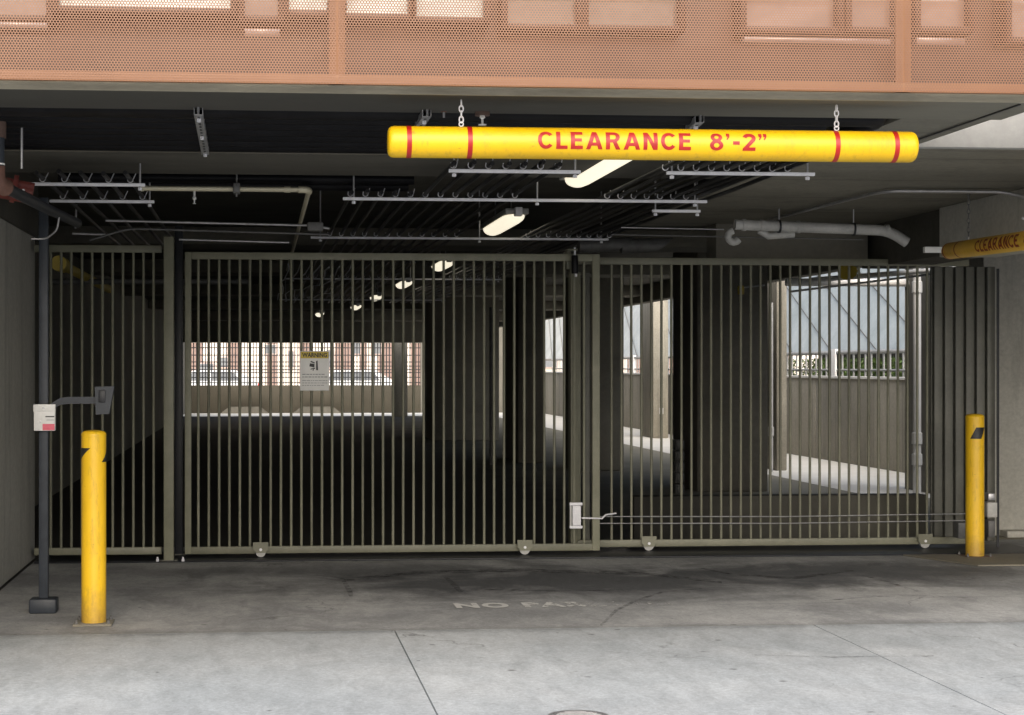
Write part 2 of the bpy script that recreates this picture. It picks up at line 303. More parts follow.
# ------------------------------------------------------------------ mesh builder
class MB:
    def __init__(s): s.bm = bmesh.new()
    def box(s, x0, x1, y0, y1, z0, z1, bev=0.0, mat=None):
        t = bmesh.new(); bmesh.ops.create_cube(t, size=1)
        for v in t.verts:
            v.co = Vector(((x0+x1)/2+v.co.x*(x1-x0), (y0+y1)/2+v.co.y*(y1-y0), (z0+z1)/2+v.co.z*(z1-z0)))
        if bev: bmesh.ops.bevel(t, geom=list(t.edges), offset=bev, segments=2, affect='EDGES', profile=0.5)
        if mat is not None: t.transform(mat)
        s._merge(t); return s
    def _merge(s, t):
        me = bpy.data.meshes.new('tmp'); t.to_mesh(me); t.free(); s.bm.from_mesh(me); bpy.data.meshes.remove(me)
    def tube(s, pts, r, seg=12, cap=True, radii=None):
        pts = [Vector(p) for p in pts]; rings = []
        prev = None
        for i, p in enumerate(pts):
            if i == 0: t = pts[1]-p
            elif i == len(pts)-1: t = p-pts[i-1]
            else: t = (pts[i+1]-p).normalized() + (p-pts[i-1]).normalized()
            t.normalize()
            if prev is None:
                a = Vector((0, 0, 1)) if abs(t.z) < 0.9 else Vector((1, 0, 0))
                u = t.cross(a).normalized()
            else: u = (prev - t*prev.dot(t)).normalized()
            prev = u; w = t.cross(u)
            rr = radii[i] if radii else r
            rings.append([s.bm.verts.new(p + (u*math.cos(2*math.pi*k/seg)+w*math.sin(2*math.pi*k/seg))*rr) for k in range(seg)])
        for a, b in zip(rings, rings[1:]):
            for k in range(seg):
                s.bm.faces.new((a[k], a[(k+1) % seg], b[(k+1) % seg], b[k]))
        if cap: s.bm.faces.new(list(reversed(rings[0]))); s.bm.faces.new(rings[-1])
        return s
    def lathe(s, prof, base=(0, 0, 0), seg=32):
        b = Vector(base); rings = []
        for (r, z) in prof:
            if r < 1e-6: rings.append([s.bm.verts.new(b+Vector((0, 0, z)))])
            else: rings.append([s.bm.verts.new(b+Vector((r*math.cos(2*math.pi*k/seg), r*math.sin(2*math.pi*k/seg), z))) for k in range(seg)])
        for A, B in zip(rings, rings[1:]):
            for k in range(seg):
                q = [A[k % len(A)], A[(k+1) % len(A)], B[(k+1) % len(B)], B[k % len(B)]]
                q2 = []
                for v in q:
                    if v not in q2: q2.append(v)
                if len(q2) > 2: s.bm.faces.new(q2)
        return s
    def prism(s, poly, a0, a1, axis='y'):
        def P(u, v, a): return {'y': Vector((u, a, v)), 'z': Vector((u, v, a)), 'x': Vector((a, u, v))}[axis]
        A = [s.bm.verts.new(P(u, v, a0)) for u, v in poly]; B = [s.bm.verts.new(P(u, v, a1)) for u, v in poly]
        s.bm.faces.new(A); s.bm.faces.new(list(reversed(B)))
        n = len(poly)
        for i in range(n): s.bm.faces.new((A[i], B[i], B[(i+1) % n], A[(i+1) % n]))
        return s
    def quad(s, *p):
        s.bm.faces.new([s.bm.verts.new(Vector(q)) for q in p]); return s
    def mesh(s, name, mat):
        bmesh.ops.recalc_face_normals(s.bm, faces=list(s.bm.faces))
        me = bpy.data.meshes.new(name); s.bm.to_mesh(me); s.bm.free()
        me.materials.append(mat)
        for p in me.polygons: p.use_smooth = True
        me.set_sharp_from_angle(angle=R(35)); return me
    def build(s, name, mat, parent=None, label=None):
        o = bpy.data.objects.new(name, s.mesh(name, mat)); col.objects.link(o)
        if parent is not None: par(o, parent)
        if label: o['label'] = label
        return o
def wloc(p):
    v = Vector(p.location)
    return v + (wloc(p.parent) if p.parent else Vector((0, 0, 0)))
def par(o, p):
    """parent while the mesh stays where it was modelled in world space (things are unrotated)"""
    o.parent = p; o.location = Vector(o.location) - wloc(p)
ANCH = {}
def thing(name, label, cat, loc=(0, 0, 0), group=None):
    o = bpy.data.objects.new(name, None); col.objects.link(o); o.location = loc
    o.empty_display_size = 0.1
    o['label'] = label; o['category'] = cat
    if group: o['group'] = group
    return o
def tag(o, label, cat, group=None):
    o['label'] = label; o['category'] = cat
    if group: o['group'] = group
    return o
def struct(o): o['kind'] = 'structure'; return o
def arc(c, a, b, r, a0, a1, n=8):
    c, a, b = Vector(c), Vector(a), Vector(b)
    return [c + (a*math.cos(a0+(a1-a0)*i/n) + b*math.sin(a0+(a1-a0)*i/n))*r for i in range(n+1)]
def elbowed(pts, r, n=6):
    """polyline with rounded corners"""
    pts = [Vector(p) for p in pts]; out = [pts[0]]
    for i in range(1, len(pts)-1):
        d0 = (pts[i-1]-pts[i]).normalized(); d1 = (pts[i+1]-pts[i]).normalized()
        a = pts[i]+d0*r; b = pts[i]+d1*r
        for k in range(n+1):
            t = k/n; out.append(a*(1-t)**2 + pts[i]*2*t*(1-t) + b*t*t)
    out.append(pts[-1]); return out

# ------------------------------------------------------------------ sky, sun
world = bpy.data.worlds.new('World'); scene.world = world; world.use_nodes = True
wn = world.node_tree; bg = wn.nodes['Background']
sky = wn.nodes.new('ShaderNodeTexSky'); sky.sky_type = 'NISHITA'; sky.sun_disc = False
S = Vector((-0.05, -0.83, 0.56)).normalized()
sky.sun_elevation = math.asin(S.z); sky.sun_rotation = math.atan2(S.x, S.y)
sky.air_density = 1.0; sky.dust_density = 6.0; sky.ozone_density = 0.6
wn.links.new(sky.outputs[0], bg.inputs[0]); bg.inputs[1].default_value = 0.15
sl = bpy.data.lights.new('sun', 'SUN'); sl.energy = 4.2; sl.angle = R(85); sl.color = (0.985, 0.99, 1.0)
so = bpy.data.objects.new('sun', sl); col.objects.link(so); so.location = (5, 20, 20)
so.rotation_euler = (-S).to_track_quat('-Z', 'Y').to_euler()

# ------------------------------------------------------------------ ground
g = MB(); g.quad((-120, -120, -0.03), (120, -120, -0.03), (120, 120, -0.03), (-120, 120, -0.03))
struct(g.build('ground', M['asphalt_base']))
YB = 4.70     # drip line between pavement and apron
g = MB(); J = 0.004
xs = [-40, -8, 0.785, 3.31, 40]
for a, b in zip(xs, xs[1:]):
    for (y0, y1) in ((-40, -4), (-4, YB)):
        g.box(a+J, b-J, y0+J, y1-J, -0.1, 0, 0.002)
struct(g.build('pavement', M['pavement']))
g = MB(); g.box(-1.80, 9.0, YB, 6.95, -0.1, -0.001); struct(g.build('driveway', M['apron']))
g = MB(); g.box(-2.6, 7.3, 6.955, 25.3, -0.1, -0.002); g.box(7.3, 9.4, 6.955, 9.2, -0.1, -0.002)
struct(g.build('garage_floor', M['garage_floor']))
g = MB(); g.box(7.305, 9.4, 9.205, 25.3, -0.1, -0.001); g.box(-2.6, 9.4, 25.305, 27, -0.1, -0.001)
struct(g.build('garage_floor_painted_sun_margin', M['painted_sun']))
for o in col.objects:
    if o.name == 'garage_floor_painted_sun_margin': o.name = 'painted_sun_floor'
g = MB(); g.box(-40, 60, 27.3, 60, -0.1, -0.005); struct(g.build('back_street', M['painted_sun']))

# gate track groove and small light kerb strip by the right bollard
t = MB(); t.box(-1.78, 6.5, 6.40, 6.72, 0.0, 0.012, 0.003).build('gate_track', M['black_paint'])
tag(bpy.data.objects['gate_track'], 'dark steel floor track running under the sliding gates', 'track')
pad = MB(); pad.prism([(5.25, 6.38), (5.55, 6.02), (8.6, 6.02), (8.6, 6.38)], 0.001, 0.012, 'z')
tag(pad.build('concrete_pad', M['kerb']), 'thin concrete pad under the right bollard', 'pad')

# painted letters on the driveway
def text_mesh(body, w, h, bold=0.0, spacing=1.0):
    cu = bpy.data.curves.new('t', 'FONT'); cu.body = body; cu.size = 1; cu.offset = bold
    cu.space_character = spacing; cu.resolution_u = 4
    o = bpy.data.objects.new('t', cu); col.objects.link(o)
    dg = bpy.context.evaluated_depsgraph_get(); dg.update()
    me = bpy.data.meshes.new_from_object(o.evaluated_get(dg)); bpy.data.objects.remove(o); bpy.data.curves.remove(cu)
    xs_ = [v.co.x for v in me.vertices]; ys_ = [v.co.y for v in me.vertices]
    x0, x1, y0, y1 = min(xs_), max(xs_), min(ys_), max(ys_)
    for v in me.vertices:
        v.co.x = (v.co.x-x0)/(x1-x0)*w; v.co.y = (v.co.y-y0)/(y1-y0)*h; v.co.z = 0
    return me
def band(pts, hw):
    P = [Vector((x, y)) for x, y in pts]; L, Q = [], []
    for i, p in enumerate(P):
        d0 = (p-P[i-1]).normalized() if i else None; d1 = (P[i+1]-p).normalized() if i < len(P)-1 else None
        d0 = d0 or d1; d1 = d1 or d0
        n0 = Vector((-d0.y, d0.x)); n1 = Vector((-d1.y, d1.x)); n = (n0+n1).normalized(); k = hw/max(0.5, n.dot(n0))
        L.append(p+n*k); Q.append(p-n*k)
    return [(v.x, v.y) for v in L+Q[::-1]]
def ell(cx, cy, rx, ry, a0, a1, n=20): return [(cx+rx*math.cos(R(a0+(a1-a0)*i/n)), cy+ry*math.sin(R(a0+(a1-a0)*i/n))) for i in range(n+1)]
def glyph(c):
    """outline polygons (first outer, rest holes) and advance, bold grotesque, cap height 1"""
    t = 0.20
    if c == 'C': return [ell(.43, .5, .43, .5, 38, 322, 30)+ell(.43, .5, .23, .31, 318, 42, 30)], .80
    if c == 'L': return [[(0, 0), (.60, 0), (.60, .19), (.22, .19), (.22, 1), (0, 1)]], .60
    if c == 'E': return [[(0, 0), (.64, 0), (.64, .19), (.22, .19), (.22, .42), (.58, .42), (.58, .59), (.22, .59), (.22, .81), (.63, .81), (.63, 1), (0, 1)]], .64
    if c == 'A': return [[(0, 0), (.225, 0), (.29, .2), (.59, .2), (.655, 0), (.88, 0), (.555, 1), (.325, 1)], [(.345, .37), (.535, .37), (.44, .70)]], .88
    if c == 'N': return [[(0, 0), (.21, 0), (.21, .62), (.53, 0), (.76, 0), (.76, 1), (.55, 1), (.55, .38), (.23, 1), (0, 1)]], .76
    if c == 'R': return [[(0, 0), (.22, 0), (.22, .38), (.36, .38), (.54, 0), (.78, 0), (.57, .42)]+ell(.44, .70, .30, .30, -55, 90, 14)+[(0, 1)],
                         [(.22, .56)]+ell(.42, .69, .11, .13, -90, 90, 10)+[(.22, .82)]], .78
    if c == '8':
        n = 40; rt = []
        for i in range(n+1):
            y = i/n
            def w(cy, rx, ry): q = 1-((y-cy)/ry)**2; return rx*math.sqrt(q) if q > 0 else 0
            rt.append((.36+max(w(.74, .31, .26), w(.29, .36, .29), .02), y))
        return [rt+[(.72-x, y) for x, y in reversed(rt)], ell(.36, .74, .115, .105, 0, 342, 18), ell(.36, .29, .145, .125, 0, 342, 18)], .72
    if c == '2':
        ctr = ell(.35, .70, .245, .20, 168, -28, 16)+[(.13, .10)]
        b = band(ctr, .105)
        n = len(ctr); L, Q = b[:n], b[n:]
        return [L[:-1]+[(.33, .19), (.69, .19), (.69, 0), (0, 0), (0, .12)]+Q[1:]], .69
    if c == '-': return [[(0, .33), (.36, .33), (.36, .52), (0, .52)]], .36
    if c == "'": return [[(0, .78), (0, 1), (.18, 1), (.18, .80), (.07, .60), (0, .60), (.07, .78)]], .18
    if c == '"': return None, 0
def glyph_mesh(body, w, h, gap=0.17):
    cu = bpy.data.curves.new('t', 'CURVE'); cu.dimensions = '2D'; cu.fill_mode = 'BOTH'
    x = 0
    def add(polys, x):
        for poly in polys:
            sp = cu.splines.new('POLY'); sp.points.add(len(poly)-1); sp.use_cyclic_u = True
            for i, (a, b) in enumerate(poly): sp.points[i].co = (a+x, b, 0, 1)
    for ch in body:
        if ch == ' ': x += 0.42; continue
        if ch == '"':
            g, a = glyph("'"); add(g, x); add(g, x+.26); x += .44+gap; continue
        g, a = glyph(ch); add(g, x); x += a+gap
    o = bpy.data.objects.new('t', cu); col.objects.link(o)
    dg = bpy.context.evaluated_depsgraph_get(); dg.update()
    me = bpy.data.meshes.new_from_object(o.evaluated_get(dg)); bpy.data.objects.remove(o); bpy.data.curves.remove(cu)
    x0 = min(v.co.x for v in me.vertices); x1 = max(v.co.x for v in me.vertices)
    for v in me.vertices: v.co.x = (v.co.x-x0)/(x1-x0)*w; v.co.y *= h; v.co.z = 0
    return me
def text_obj(name, me, mat, fn, parent=None, slices=0, label=None):
    if slices:
        bm = bmesh.new(); bm.from_mesh(me)
        h = max(v.co.y for v in bm.verts)
        for i in range(1, slices):
            bmesh.ops.bisect_plane(bm, geom=bm.verts[:]+bm.edges[:]+bm.faces[:], plane_co=(0, h*i/slices, 0), plane_no=(0, 1, 0))
        bm.to_mesh(me); bm.free()
    for v in me.vertices: v.co = fn(v.co.x, v.co.y)
    me.materials.clear(); me.materials.append(mat)
    o = bpy.data.objects.new(name, me); col.objects.link(o)
    if parent is not None: par(o, parent)
    if label: o['label'] = label
    return o
pa = hitZ(457, 608, 0); pb = hitZ(457, 597, 0)
me = text_mesh('NO PARKING', 1.42, pb.y-pa.y, 0.045, 1.15)
tag(text_obj('painted_lettering', me, M['road_paint'], lambda x, y: Vector((pa.x+x, pa.y+y, 0.004))),
    'worn white NO PARKING lettering painted on the dark driveway', 'lettering')

# scuffs, one joined set as surface marks
def streak(pts, w):
    m = MB(); P = [hitZ(px, py, 0) for px, py in pts]
    L, Rr = [], []
    for i, p in enumerate(P):
        d = (P[min(i+1, len(P)-1)]-P[max(i-1, 0)]).normalized(); n = Vector((-d.y, d.x, 0))
        k = w*(0.4+0.6*math.sin(math.pi*(i+0.5)/len(P)))
        L.append(m.bm.verts.new(p+n*k+Vector((0, 0, 0.003)))); Rr.append(m.bm.verts.new(p-n*k+Vector((0, 0, 0.003))))
    for i in range(len(P)-1): m.bm.faces.new((L[i], L[i+1], Rr[i+1], Rr[i]))
    return m
sk = [([(600, 625), (615, 610), (635, 600), (660, 592), (700, 588)], 0.012, 'curved black tyre mark crossing the worn lettering'),
      ([(858, 575), (880, 580), (905, 588), (915, 591)], 0.02, 'short dark tyre scuff before the right bollard'),
      ([(343, 578), (350, 590), (352, 596)], 0.02, 'short dark scuff left of the lettering'),
      ([(446, 577), (455, 585), (461, 592)], 0.025, 'dark scuff just above the letter N'),
      ([(563, 672), (575, 670), (590, 671)], 0.010, 'small black scuff on the pale pavement above the manhole'),
      ([(340, 580), (420, 572), (520, 570), (640, 573), (720, 582)], 0.05, 'long dark tyre smear across the driveway below the main gate'),
      ([(820, 600), (860, 592), (905, 590), (960, 596)], 0.02, 'faint tyre arc on the driveway before the right bollard'),
      ([(480, 585), (560, 590), (620, 588)], 0.035, 'broad tyre smear just above the worn lettering'),
      ([(745, 650), (830, 656), (930, 655)], 0.012, 'thin tyre streak on the pale pavement at the right'),
      ([(700, 568), (730, 574), (790, 578), (850, 570)], 0.03, 'long faint dark tyre smear near the right gate leaf')]
for p, w, lb in sk: tag(streak(p, w).build('tyre_mark', M['scuff']), lb, 'tyre mark')

# manhole
mh = thing('manhole_cover', 'small round manhole cover with pale rim in the pavement', 'manhole', (0, 0, 0))
c = hitZ(578, 716, 0); mh.location = c
MB().lathe([(0.125, 0), (0.125, 0.006), (0.138, 0.006), (0.141, 0.001)], c).build('rim', M['galv'], mh)
mm = MB(); mm.lathe([(0, 0.006), (0.118, 0.006), (0.12, 0.002)], c)
for i in range(-4, 5):
    hw = math.sqrt(max(0, 0.1**2-(i*0.022)**2)); mm.box(c.x-hw, c.x+hw, c.y+i*0.022-0.004, c.y+i*0.022+0.004, 0.0065, 0.0095)
mm.build('cover', M['galv'], mh)

# ------------------------------------------------------------------ building shell
B = thing('garage_building', 'concrete garage building with copper screened upper storey over the gated entrance', 'building', (3, 6, 0))
m = MB(); m.box(-16, 3.65, 3.57, 3.83, 2.77, 2.978, 0.008); m.box(3.65, 20, 3.57, 3.66, 2.77, 2.978, 0.006)
m.build('soffit_edge', M['lip_body'], B)
m = MB(); m.box(-16, 20, 3.562, 3.5695, 2.768, 2.838, 0.002); m.build('edge_band', M['concrete_lip'], B)  # lit front of the lip, painted paler than its shaded body
MB().box(-16, 20, 3.556, 3.5695, 2.84, 3.0).build('painted_shade_strip', M['dark_frame'], B)  # dark strip that paints the shade seen through the screen holes
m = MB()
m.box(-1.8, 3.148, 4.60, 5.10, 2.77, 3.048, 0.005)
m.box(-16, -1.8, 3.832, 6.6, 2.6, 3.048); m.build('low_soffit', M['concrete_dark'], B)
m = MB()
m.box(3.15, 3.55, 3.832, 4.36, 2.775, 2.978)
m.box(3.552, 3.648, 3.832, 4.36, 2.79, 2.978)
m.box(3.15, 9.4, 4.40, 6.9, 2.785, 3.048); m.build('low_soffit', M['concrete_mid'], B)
m = MB(); m.box(-16, 3.64, 3.6, 4.4, 2.98, 3.0); m.box(-16, 7.2, 4.42, 24.3, 3.052, 3.3); m.box(7.2, 20, 4.42, 7.7, 3.052, 3.3)  # roof openings at right and far end added to let sun in
m.build('ceiling_slab', M['black_deck'], B)
m = MB(); m.box(3.652, 20, 4.362, 4.398, 2.785, 3.045, 0.004); m.build('fascia', M['fascia'], B, 'pale fascia catching daylight beyond the soffit edge')
m = MB()
for y in (8.6, 11.2, 14.5, 18, 21.5, 23.9): m.box(-2.5, 6.99, y, y+0.4, 2.86 if y < 20 else (2.8 if y < 22 else 2.29), 3.05, 0.01)
m.box(7.0, 7.2, 7.7, 24.3, 2.74, 3.05, 0.01)
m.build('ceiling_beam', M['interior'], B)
m = MB(); m.box(3.9, 5.24, 6.75, 6.9, 2.47, 2.784, 0.004); m.build('gate_lintel', M['interior'], B)
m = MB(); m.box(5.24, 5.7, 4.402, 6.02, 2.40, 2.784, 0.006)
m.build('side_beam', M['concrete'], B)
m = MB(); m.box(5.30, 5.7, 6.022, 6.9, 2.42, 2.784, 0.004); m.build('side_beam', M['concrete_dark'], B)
# upper wall with windows behind the screen
YW = 4.45
m = MB(); m.box(-16, 20, YW, 7.0, 3.302, 5.6); m.box(-16, 20, YW, YW+0.3, 3.0525, 3.3); m.build('upper_wall', M['dark_frame'], B)
def win(px0, px1, ybot, mat, label=None, ytop=-60, frame=True):
    a = hitY(px0, ybot, YW-0.06); b = hitY(px1, ybot, YW-0.06); top = hitY(px0, ytop, YW-0.06).z
    w = MB(); f = 0.035
    w.box(a.x-f, a.x, YW-0.09, YW-0.002, a.z-f, top, 0.004); w.box(b.x, b.x+f, YW-0.09, YW-0.002, a.z-f, top, 0.004)
    w.box(a.x, b.x, YW-0.09, YW-0.002, a.z-f, a.z, 0.004); w.box(a.x, b.x, YW-0.09, YW-0.002, top-f, top, 0.004)
    fr = w.build('window', M['dark_frame'], B)
    MB().box(a.x, b.x, YW-0.05, YW-0.003, a.z, top-f).build('pane', mat, fr)
for x0, x1, y, mt in ((-40, 50, 17, 'pane_pink'), (62, 232, 9, 'pane'), (246, 279, 18, 'pane_pink'), (290, 328, 13, 'pane'), (347, 408, 16, 'pane'), (416, 483, 19, 'pane'),
                      (506, 575, 26, 'pane_grey'), (586, 676, 27, 'pane_grey'), (742, 832, 29, 'pane_pink'), (846, 888, 29, 'pane_pink'), (914, 962, 29, 'pane_pink'), (1004, 1090, 40, 'pane_pink')):
    win(x0, x1, y, M[mt])
for x0, x1, y0, y1, mt in ((-20, 50, 22, 30, 'pane_pink'), (246, 281, 29, 38, 'pane_pink'), (742, 888, 37, 46, 'pane_pink'), (914, 962, 38, 46, 'pane_pink')):
    a = hitY(x0, y0, YW-0.2); b = hitY(x1, y1, YW-0.2)
    if a.z > 3.31:
        MB().box(a.x, b.x, YW-0.2, YW-0.17, b.z, a.z, 0.004).build('sill_panel', M[mt], B)
# perforated balustrade
SC = thing('perforated_screen', 'copper coloured perforated metal screen along the upper storey edge', 'metal screen', (3, 3.5, 2.79))
SB = 2.788
vx = [-9.0, -4.2, hitY(338, 40, 3.5).x, hitY(901, 40, 3.5).x, 8.2, 13.0]
for a, b in zip(vx, vx[1:]):
    MB().quad((a+0.004, 3.50, SB), (b-0.004, 3.50, SB), (b-0.004, 3.50, 4.0), (a+0.004, 3.50, 4.0)).build('perforated_panel', M['perf'], SC)
for a in vx: MB().box(a-0.036, a+0.036, 3.505, 3.53, SB, 3.98, 0.003).build('post', M['copper'], SC)
MB().box(-9, 13, 3.504, 3.535, SB, SB+0.042, 0.003).build('bottom_rail', M['copper'], SC)
MB().box(-9, 13, 3.49, 3.54, 4.0, 4.04, 0.004).build('top_rail', M['copper'], SC)
MB().box(-9, 3.6, 3.536, 3.568, 2.80, 2.84).build('bracket', M['brown_pipe'], SC)

# walls
MB().box(3.50, 3.512, 3.585, 4.355, 2.764, 2.7695).build('joint_strip', M['ink'], B)
tag(MB().box(-2.2, -1.82, 3.6, 6.58, 0, 2.6, 0.01).build('side_wall', M['concrete']), 'smooth grey concrete wall along the left edge of the entrance', 'wall')
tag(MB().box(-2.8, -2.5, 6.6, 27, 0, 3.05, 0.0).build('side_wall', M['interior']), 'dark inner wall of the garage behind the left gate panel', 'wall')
tag(MB().box(6.60, 9.4, 7.10, 7.4, 0, 2.784, 0.01).build('front_wall', M['concrete']), 'plain olive grey concrete wall behind the right bollard', 'wall')
tag(MB().box(9.0, 9.3, 4.42, 7.09, 0, 2.784, 0.01).build('side_wall', M['concrete']), 'concrete return wall out at the right of the entrance', 'wall')
tag(MB().box(6.75, 9.0, 7.02, 7.095, 0.0, 0.06, 0.005).build('wall_kerb', M['concrete']), 'low kerb along the foot of the right concrete wall', 'kerb')
lw = MB(); lw.box(3.3, 5.98, 7.0, 7.2, 0, 0.40, 0.01)
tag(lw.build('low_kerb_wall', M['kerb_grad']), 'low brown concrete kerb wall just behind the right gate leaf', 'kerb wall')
# parapet wall on the right side and far wall
pw = thing('parapet_wall', 'brown concrete parapet wall on the sunlit right side of the garage', 'wall', (9.5, 18, 0))
w = MB()
for i in range(10): w.box(9.4, 9.6, 7.42+i*1.96, 7.42+(i+1)*1.96-0.012, 0, 1.36, 0.006)
w.build('wall_body', M['concrete_brown'], pw)
MB().box(9.37, 9.63, 7.42, 27, 1.362, 1.40, 0.004).build('coping', M['concrete_white'], pw)
fwl = MB(); fwl.box(-2.5, 5.4, 27, 27.2, 0, 0.93, 0.01)
tag(fwl.build('parapet_wall', M['far_wall']), 'low brown parapet wall across the far end of the garage', 'wall')
tag(MB().box(5.4, 9.4, 27, 27.2, 0, 3.0).build('end_wall', M['interior']), 'dark solid wall at the far right end of the garage', 'wall')
tag(MB().box(-2.5, 5.4, 27, 27.2, 2.36, 3.05).build('lintel_beam', M['interior']), 'dark lintel over the long far opening', 'beam')
for x0, x1 in ((222, 270), (294, 342)):
    a = hitY(x0, 400, 26.9).x; b = hitY(x1, 400, 26.9).x
    tag(MB().prism([(a, 0), (a+0.28, 0.22), (b-0.28, 0.22), (b, 0)], 26.75, 26.98).build('wheel_stop', M['kerb']),
        ('left' if x0 < 250 else 'right')+' one of two sloped concrete wheel stops at the far wall', 'wheel stop', 'wheel stops at the far wall')
# far grille
gr = thing('window_grille', 'dark bar grille filling the long far opening of the garage', 'grille', (1.5, 27.1, 0.93))
w = MB(); x = -2.45
while x < 5.35:
    w.box(x-0.017, x+0.017, 27.08, 27.10, 0.93, 2.36); x += 0.10
w.build('upright_bars', M['black_paint'], gr)
w = MB()
for z in (1.02, 1.2, 1.36, 1.46, 1.58, 1.72, 1.95, 2.2): w.box(-2.5, 5.4, 27.04, 27.07, z-0.016, z+0.016)
w.build('crossbars', M['black_paint'], gr)

# columns
def column(px0, px1, Y, D, mat, label, z1=3.05):
    a = hitY(px0, 367, Y+D); b = hitY(px1, 367, Y)
    return tag(MB().box(a.x, b.x, Y, Y+D, 0, z1, 0.015).build('concrete_column', M[mat]), label, 'column')
column(392, 408, 24.8, 0.5, 'concrete_brown', 'brown column standing before the long far opening')
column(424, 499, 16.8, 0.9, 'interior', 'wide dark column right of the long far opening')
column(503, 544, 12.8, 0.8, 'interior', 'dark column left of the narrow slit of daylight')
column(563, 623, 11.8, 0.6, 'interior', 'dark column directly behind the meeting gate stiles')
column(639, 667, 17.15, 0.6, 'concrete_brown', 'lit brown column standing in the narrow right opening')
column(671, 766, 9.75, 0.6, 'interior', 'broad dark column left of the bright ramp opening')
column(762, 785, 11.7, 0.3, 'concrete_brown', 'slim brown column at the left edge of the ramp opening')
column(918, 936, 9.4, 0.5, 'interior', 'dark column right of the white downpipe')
def vpipe(px, Y, r, z0, z1, mat, label, couplings=()):
    p = hitY(px, 367, Y); t = thing('vertical_pipe', label, 'pipe', (p.x, p.y, z0))
    MB().tube([(p.x, p.y, z0), (p.x, p.y, z1)], r, 20).build('pipe', M[mat], t)
    for z in couplings: MB().lathe([(r+.001, z-.07), (r+0.013, z-.065), (r+0.013, z+.065), (r+.001, z+.07)], (p.x, p.y, 0)).build('coupling', M[mat], t)
    return t
vpipe(914, 9.25, 0.048, 0, 2.72, 'white_pipe', 'tall white downpipe at the right edge of the ramp opening', (0.45, 0.7, 2.5))
vpipe(769, 11.55, 0.03, 0, 2.5, 'grey_pipe', 'slim pale pipe on the column left of the ramp opening', (0.6,))
vpipe(660, 17.0, 0.03, 0, 2.5, 'white_pipe', 'slim white pipe on the lit brown column', (0.6,))
vpipe(491, 12.6, 0.03, 0, 2.5, 'dark_duct', 'dark pipe beside the second dark column')
vpipe(454, 16.6, 0.04, 0, 2.5, 'dark_duct', 'dark grey pipe on the face of the wide dark column')
# meter boxes on broad dark column
for i in range(5):
    a = hitY(675, 440+i*11, 9.6); b = hitY(684, 450+i*11, 9.6)
    m = MB(); m.box(a.x, b.x, 9.62, 9.74, b.z, a.z, 0.01); m.box(a.x+0.02, b.x-0.02, 9.61, 9.622, b.z+0.02, a.z-0.02, 0.002)
    tag(m.build('meter_box', M['dark_duct']), ['topmost', 'second from top', 'middle', 'fourth from top', 'lowest'][i]+' grey box in the stack on the broad dark column', 'electrical box', 'boxes stacked on the broad dark column')

# outside right: canopy, railing, plants
cp = thing('sloped_canopy', 'blue grey sloped canopy with diagonal seams beyond the parapet', 'canopy', (14, 18, 1.7))
def cpt(y, s): return Vector((12.5+s*2.2, y, 1.86+s*4.2))
w = MB(); w.quad(cpt(6, 0), cpt(40, 0), cpt(40, 1), cpt(6, 1)); w.build('sheet', M['canopy'], cp)
w = MB()
for y in [8+1.3*q for q in range(28)]:
    a = cpt(y, 0)+Vector((-0.03, 0, 0)); b = cpt(y+7, 1)+Vector((-0.03, 0, 0)); w.tube([a, b], 0.011, 6)
w.tube([cpt(6, 0)+Vector((-0.05, 0, 0)), cpt(40, 0)+Vector((-0.05, 0, 0))], 0.045, 8)
w.build('seams', M['dark_duct'], cp)
rl = thing('railing', 'white picket railing on the parapet with plants behind', 'railing', (9.9, 17, 1.4))
w = MB(); w.tube([(9.9, 8, 1.80), (9.9, 27, 1.80)], 0.03, 8); w.tube([(9.9, 8, 1.50), (9.9, 27, 1.50)], 0.018, 8); w.build('rail', M['grey_pipe'], rl)
w = MB(); y = 8.0
while y < 27:
    w.box(9.89, 9.91, y-0.01, y+0.01, 1.30, 1.80); y += 0.13
w.build('pickets', M['grey_pipe'], rl)
for y in (8.5, 11.0, 13.5, 16, 18.5, 21): MB().box(9.86, 9.94, y-0.05, y+0.05, 0, 1.86, 0.005).build('post', M['white_pipe'], rl)
def bush(y, r, lab):
    m = MB()
    for i in range(620):
        th = random.uniform(0, 6.28); q = random.random()**0.5*r; z = 1.28+random.random()**1.2*0.42
        c = Vector((10.25+math.cos(th)*q*0.5, y+math.sin(th)*q, z)); s = random.uniform(0.025, 0.055)
        a = Vector((random.uniform(-1, 1), random.uniform(-1, 1), random.uniform(-.3, 1))).normalized(); b = a.cross(Vector((random.random(), random.random(), 1))).normalized()
        m.quad(c-a*s, c+b*s*0.4, c+a*s, c-b*s*0.4)
    m.tube([(10.25, y, 1.2), (10.25, y, 1.4)], 0.02, 6)
    tag(m.build('planter_shrub', M['green_leaf']), lab, 'shrub', 'shrubs along the railing')
for i, (y, lab) in enumerate(zip((10.4, 10.9, 11.4, 11.9, 12.4, 12.9, 13.4, 14.0, 14.6, 15.3), ('nearest', 'second nearest', 'third nearest', 'fourth nearest', 'fifth nearest', 'sixth nearest', 'seventh nearest', 'eighth nearest', 'second farthest', 'farthest'))):
    bush(y, 0.42, lab+' low leafy shrub behind the white railing')
tag(MB().box(10.0, 12.3, 7.5, 28, -0.02, 1.28, 0.01).build('planter', M['concrete']), 'raised planter bed beyond the parapet', 'planter')
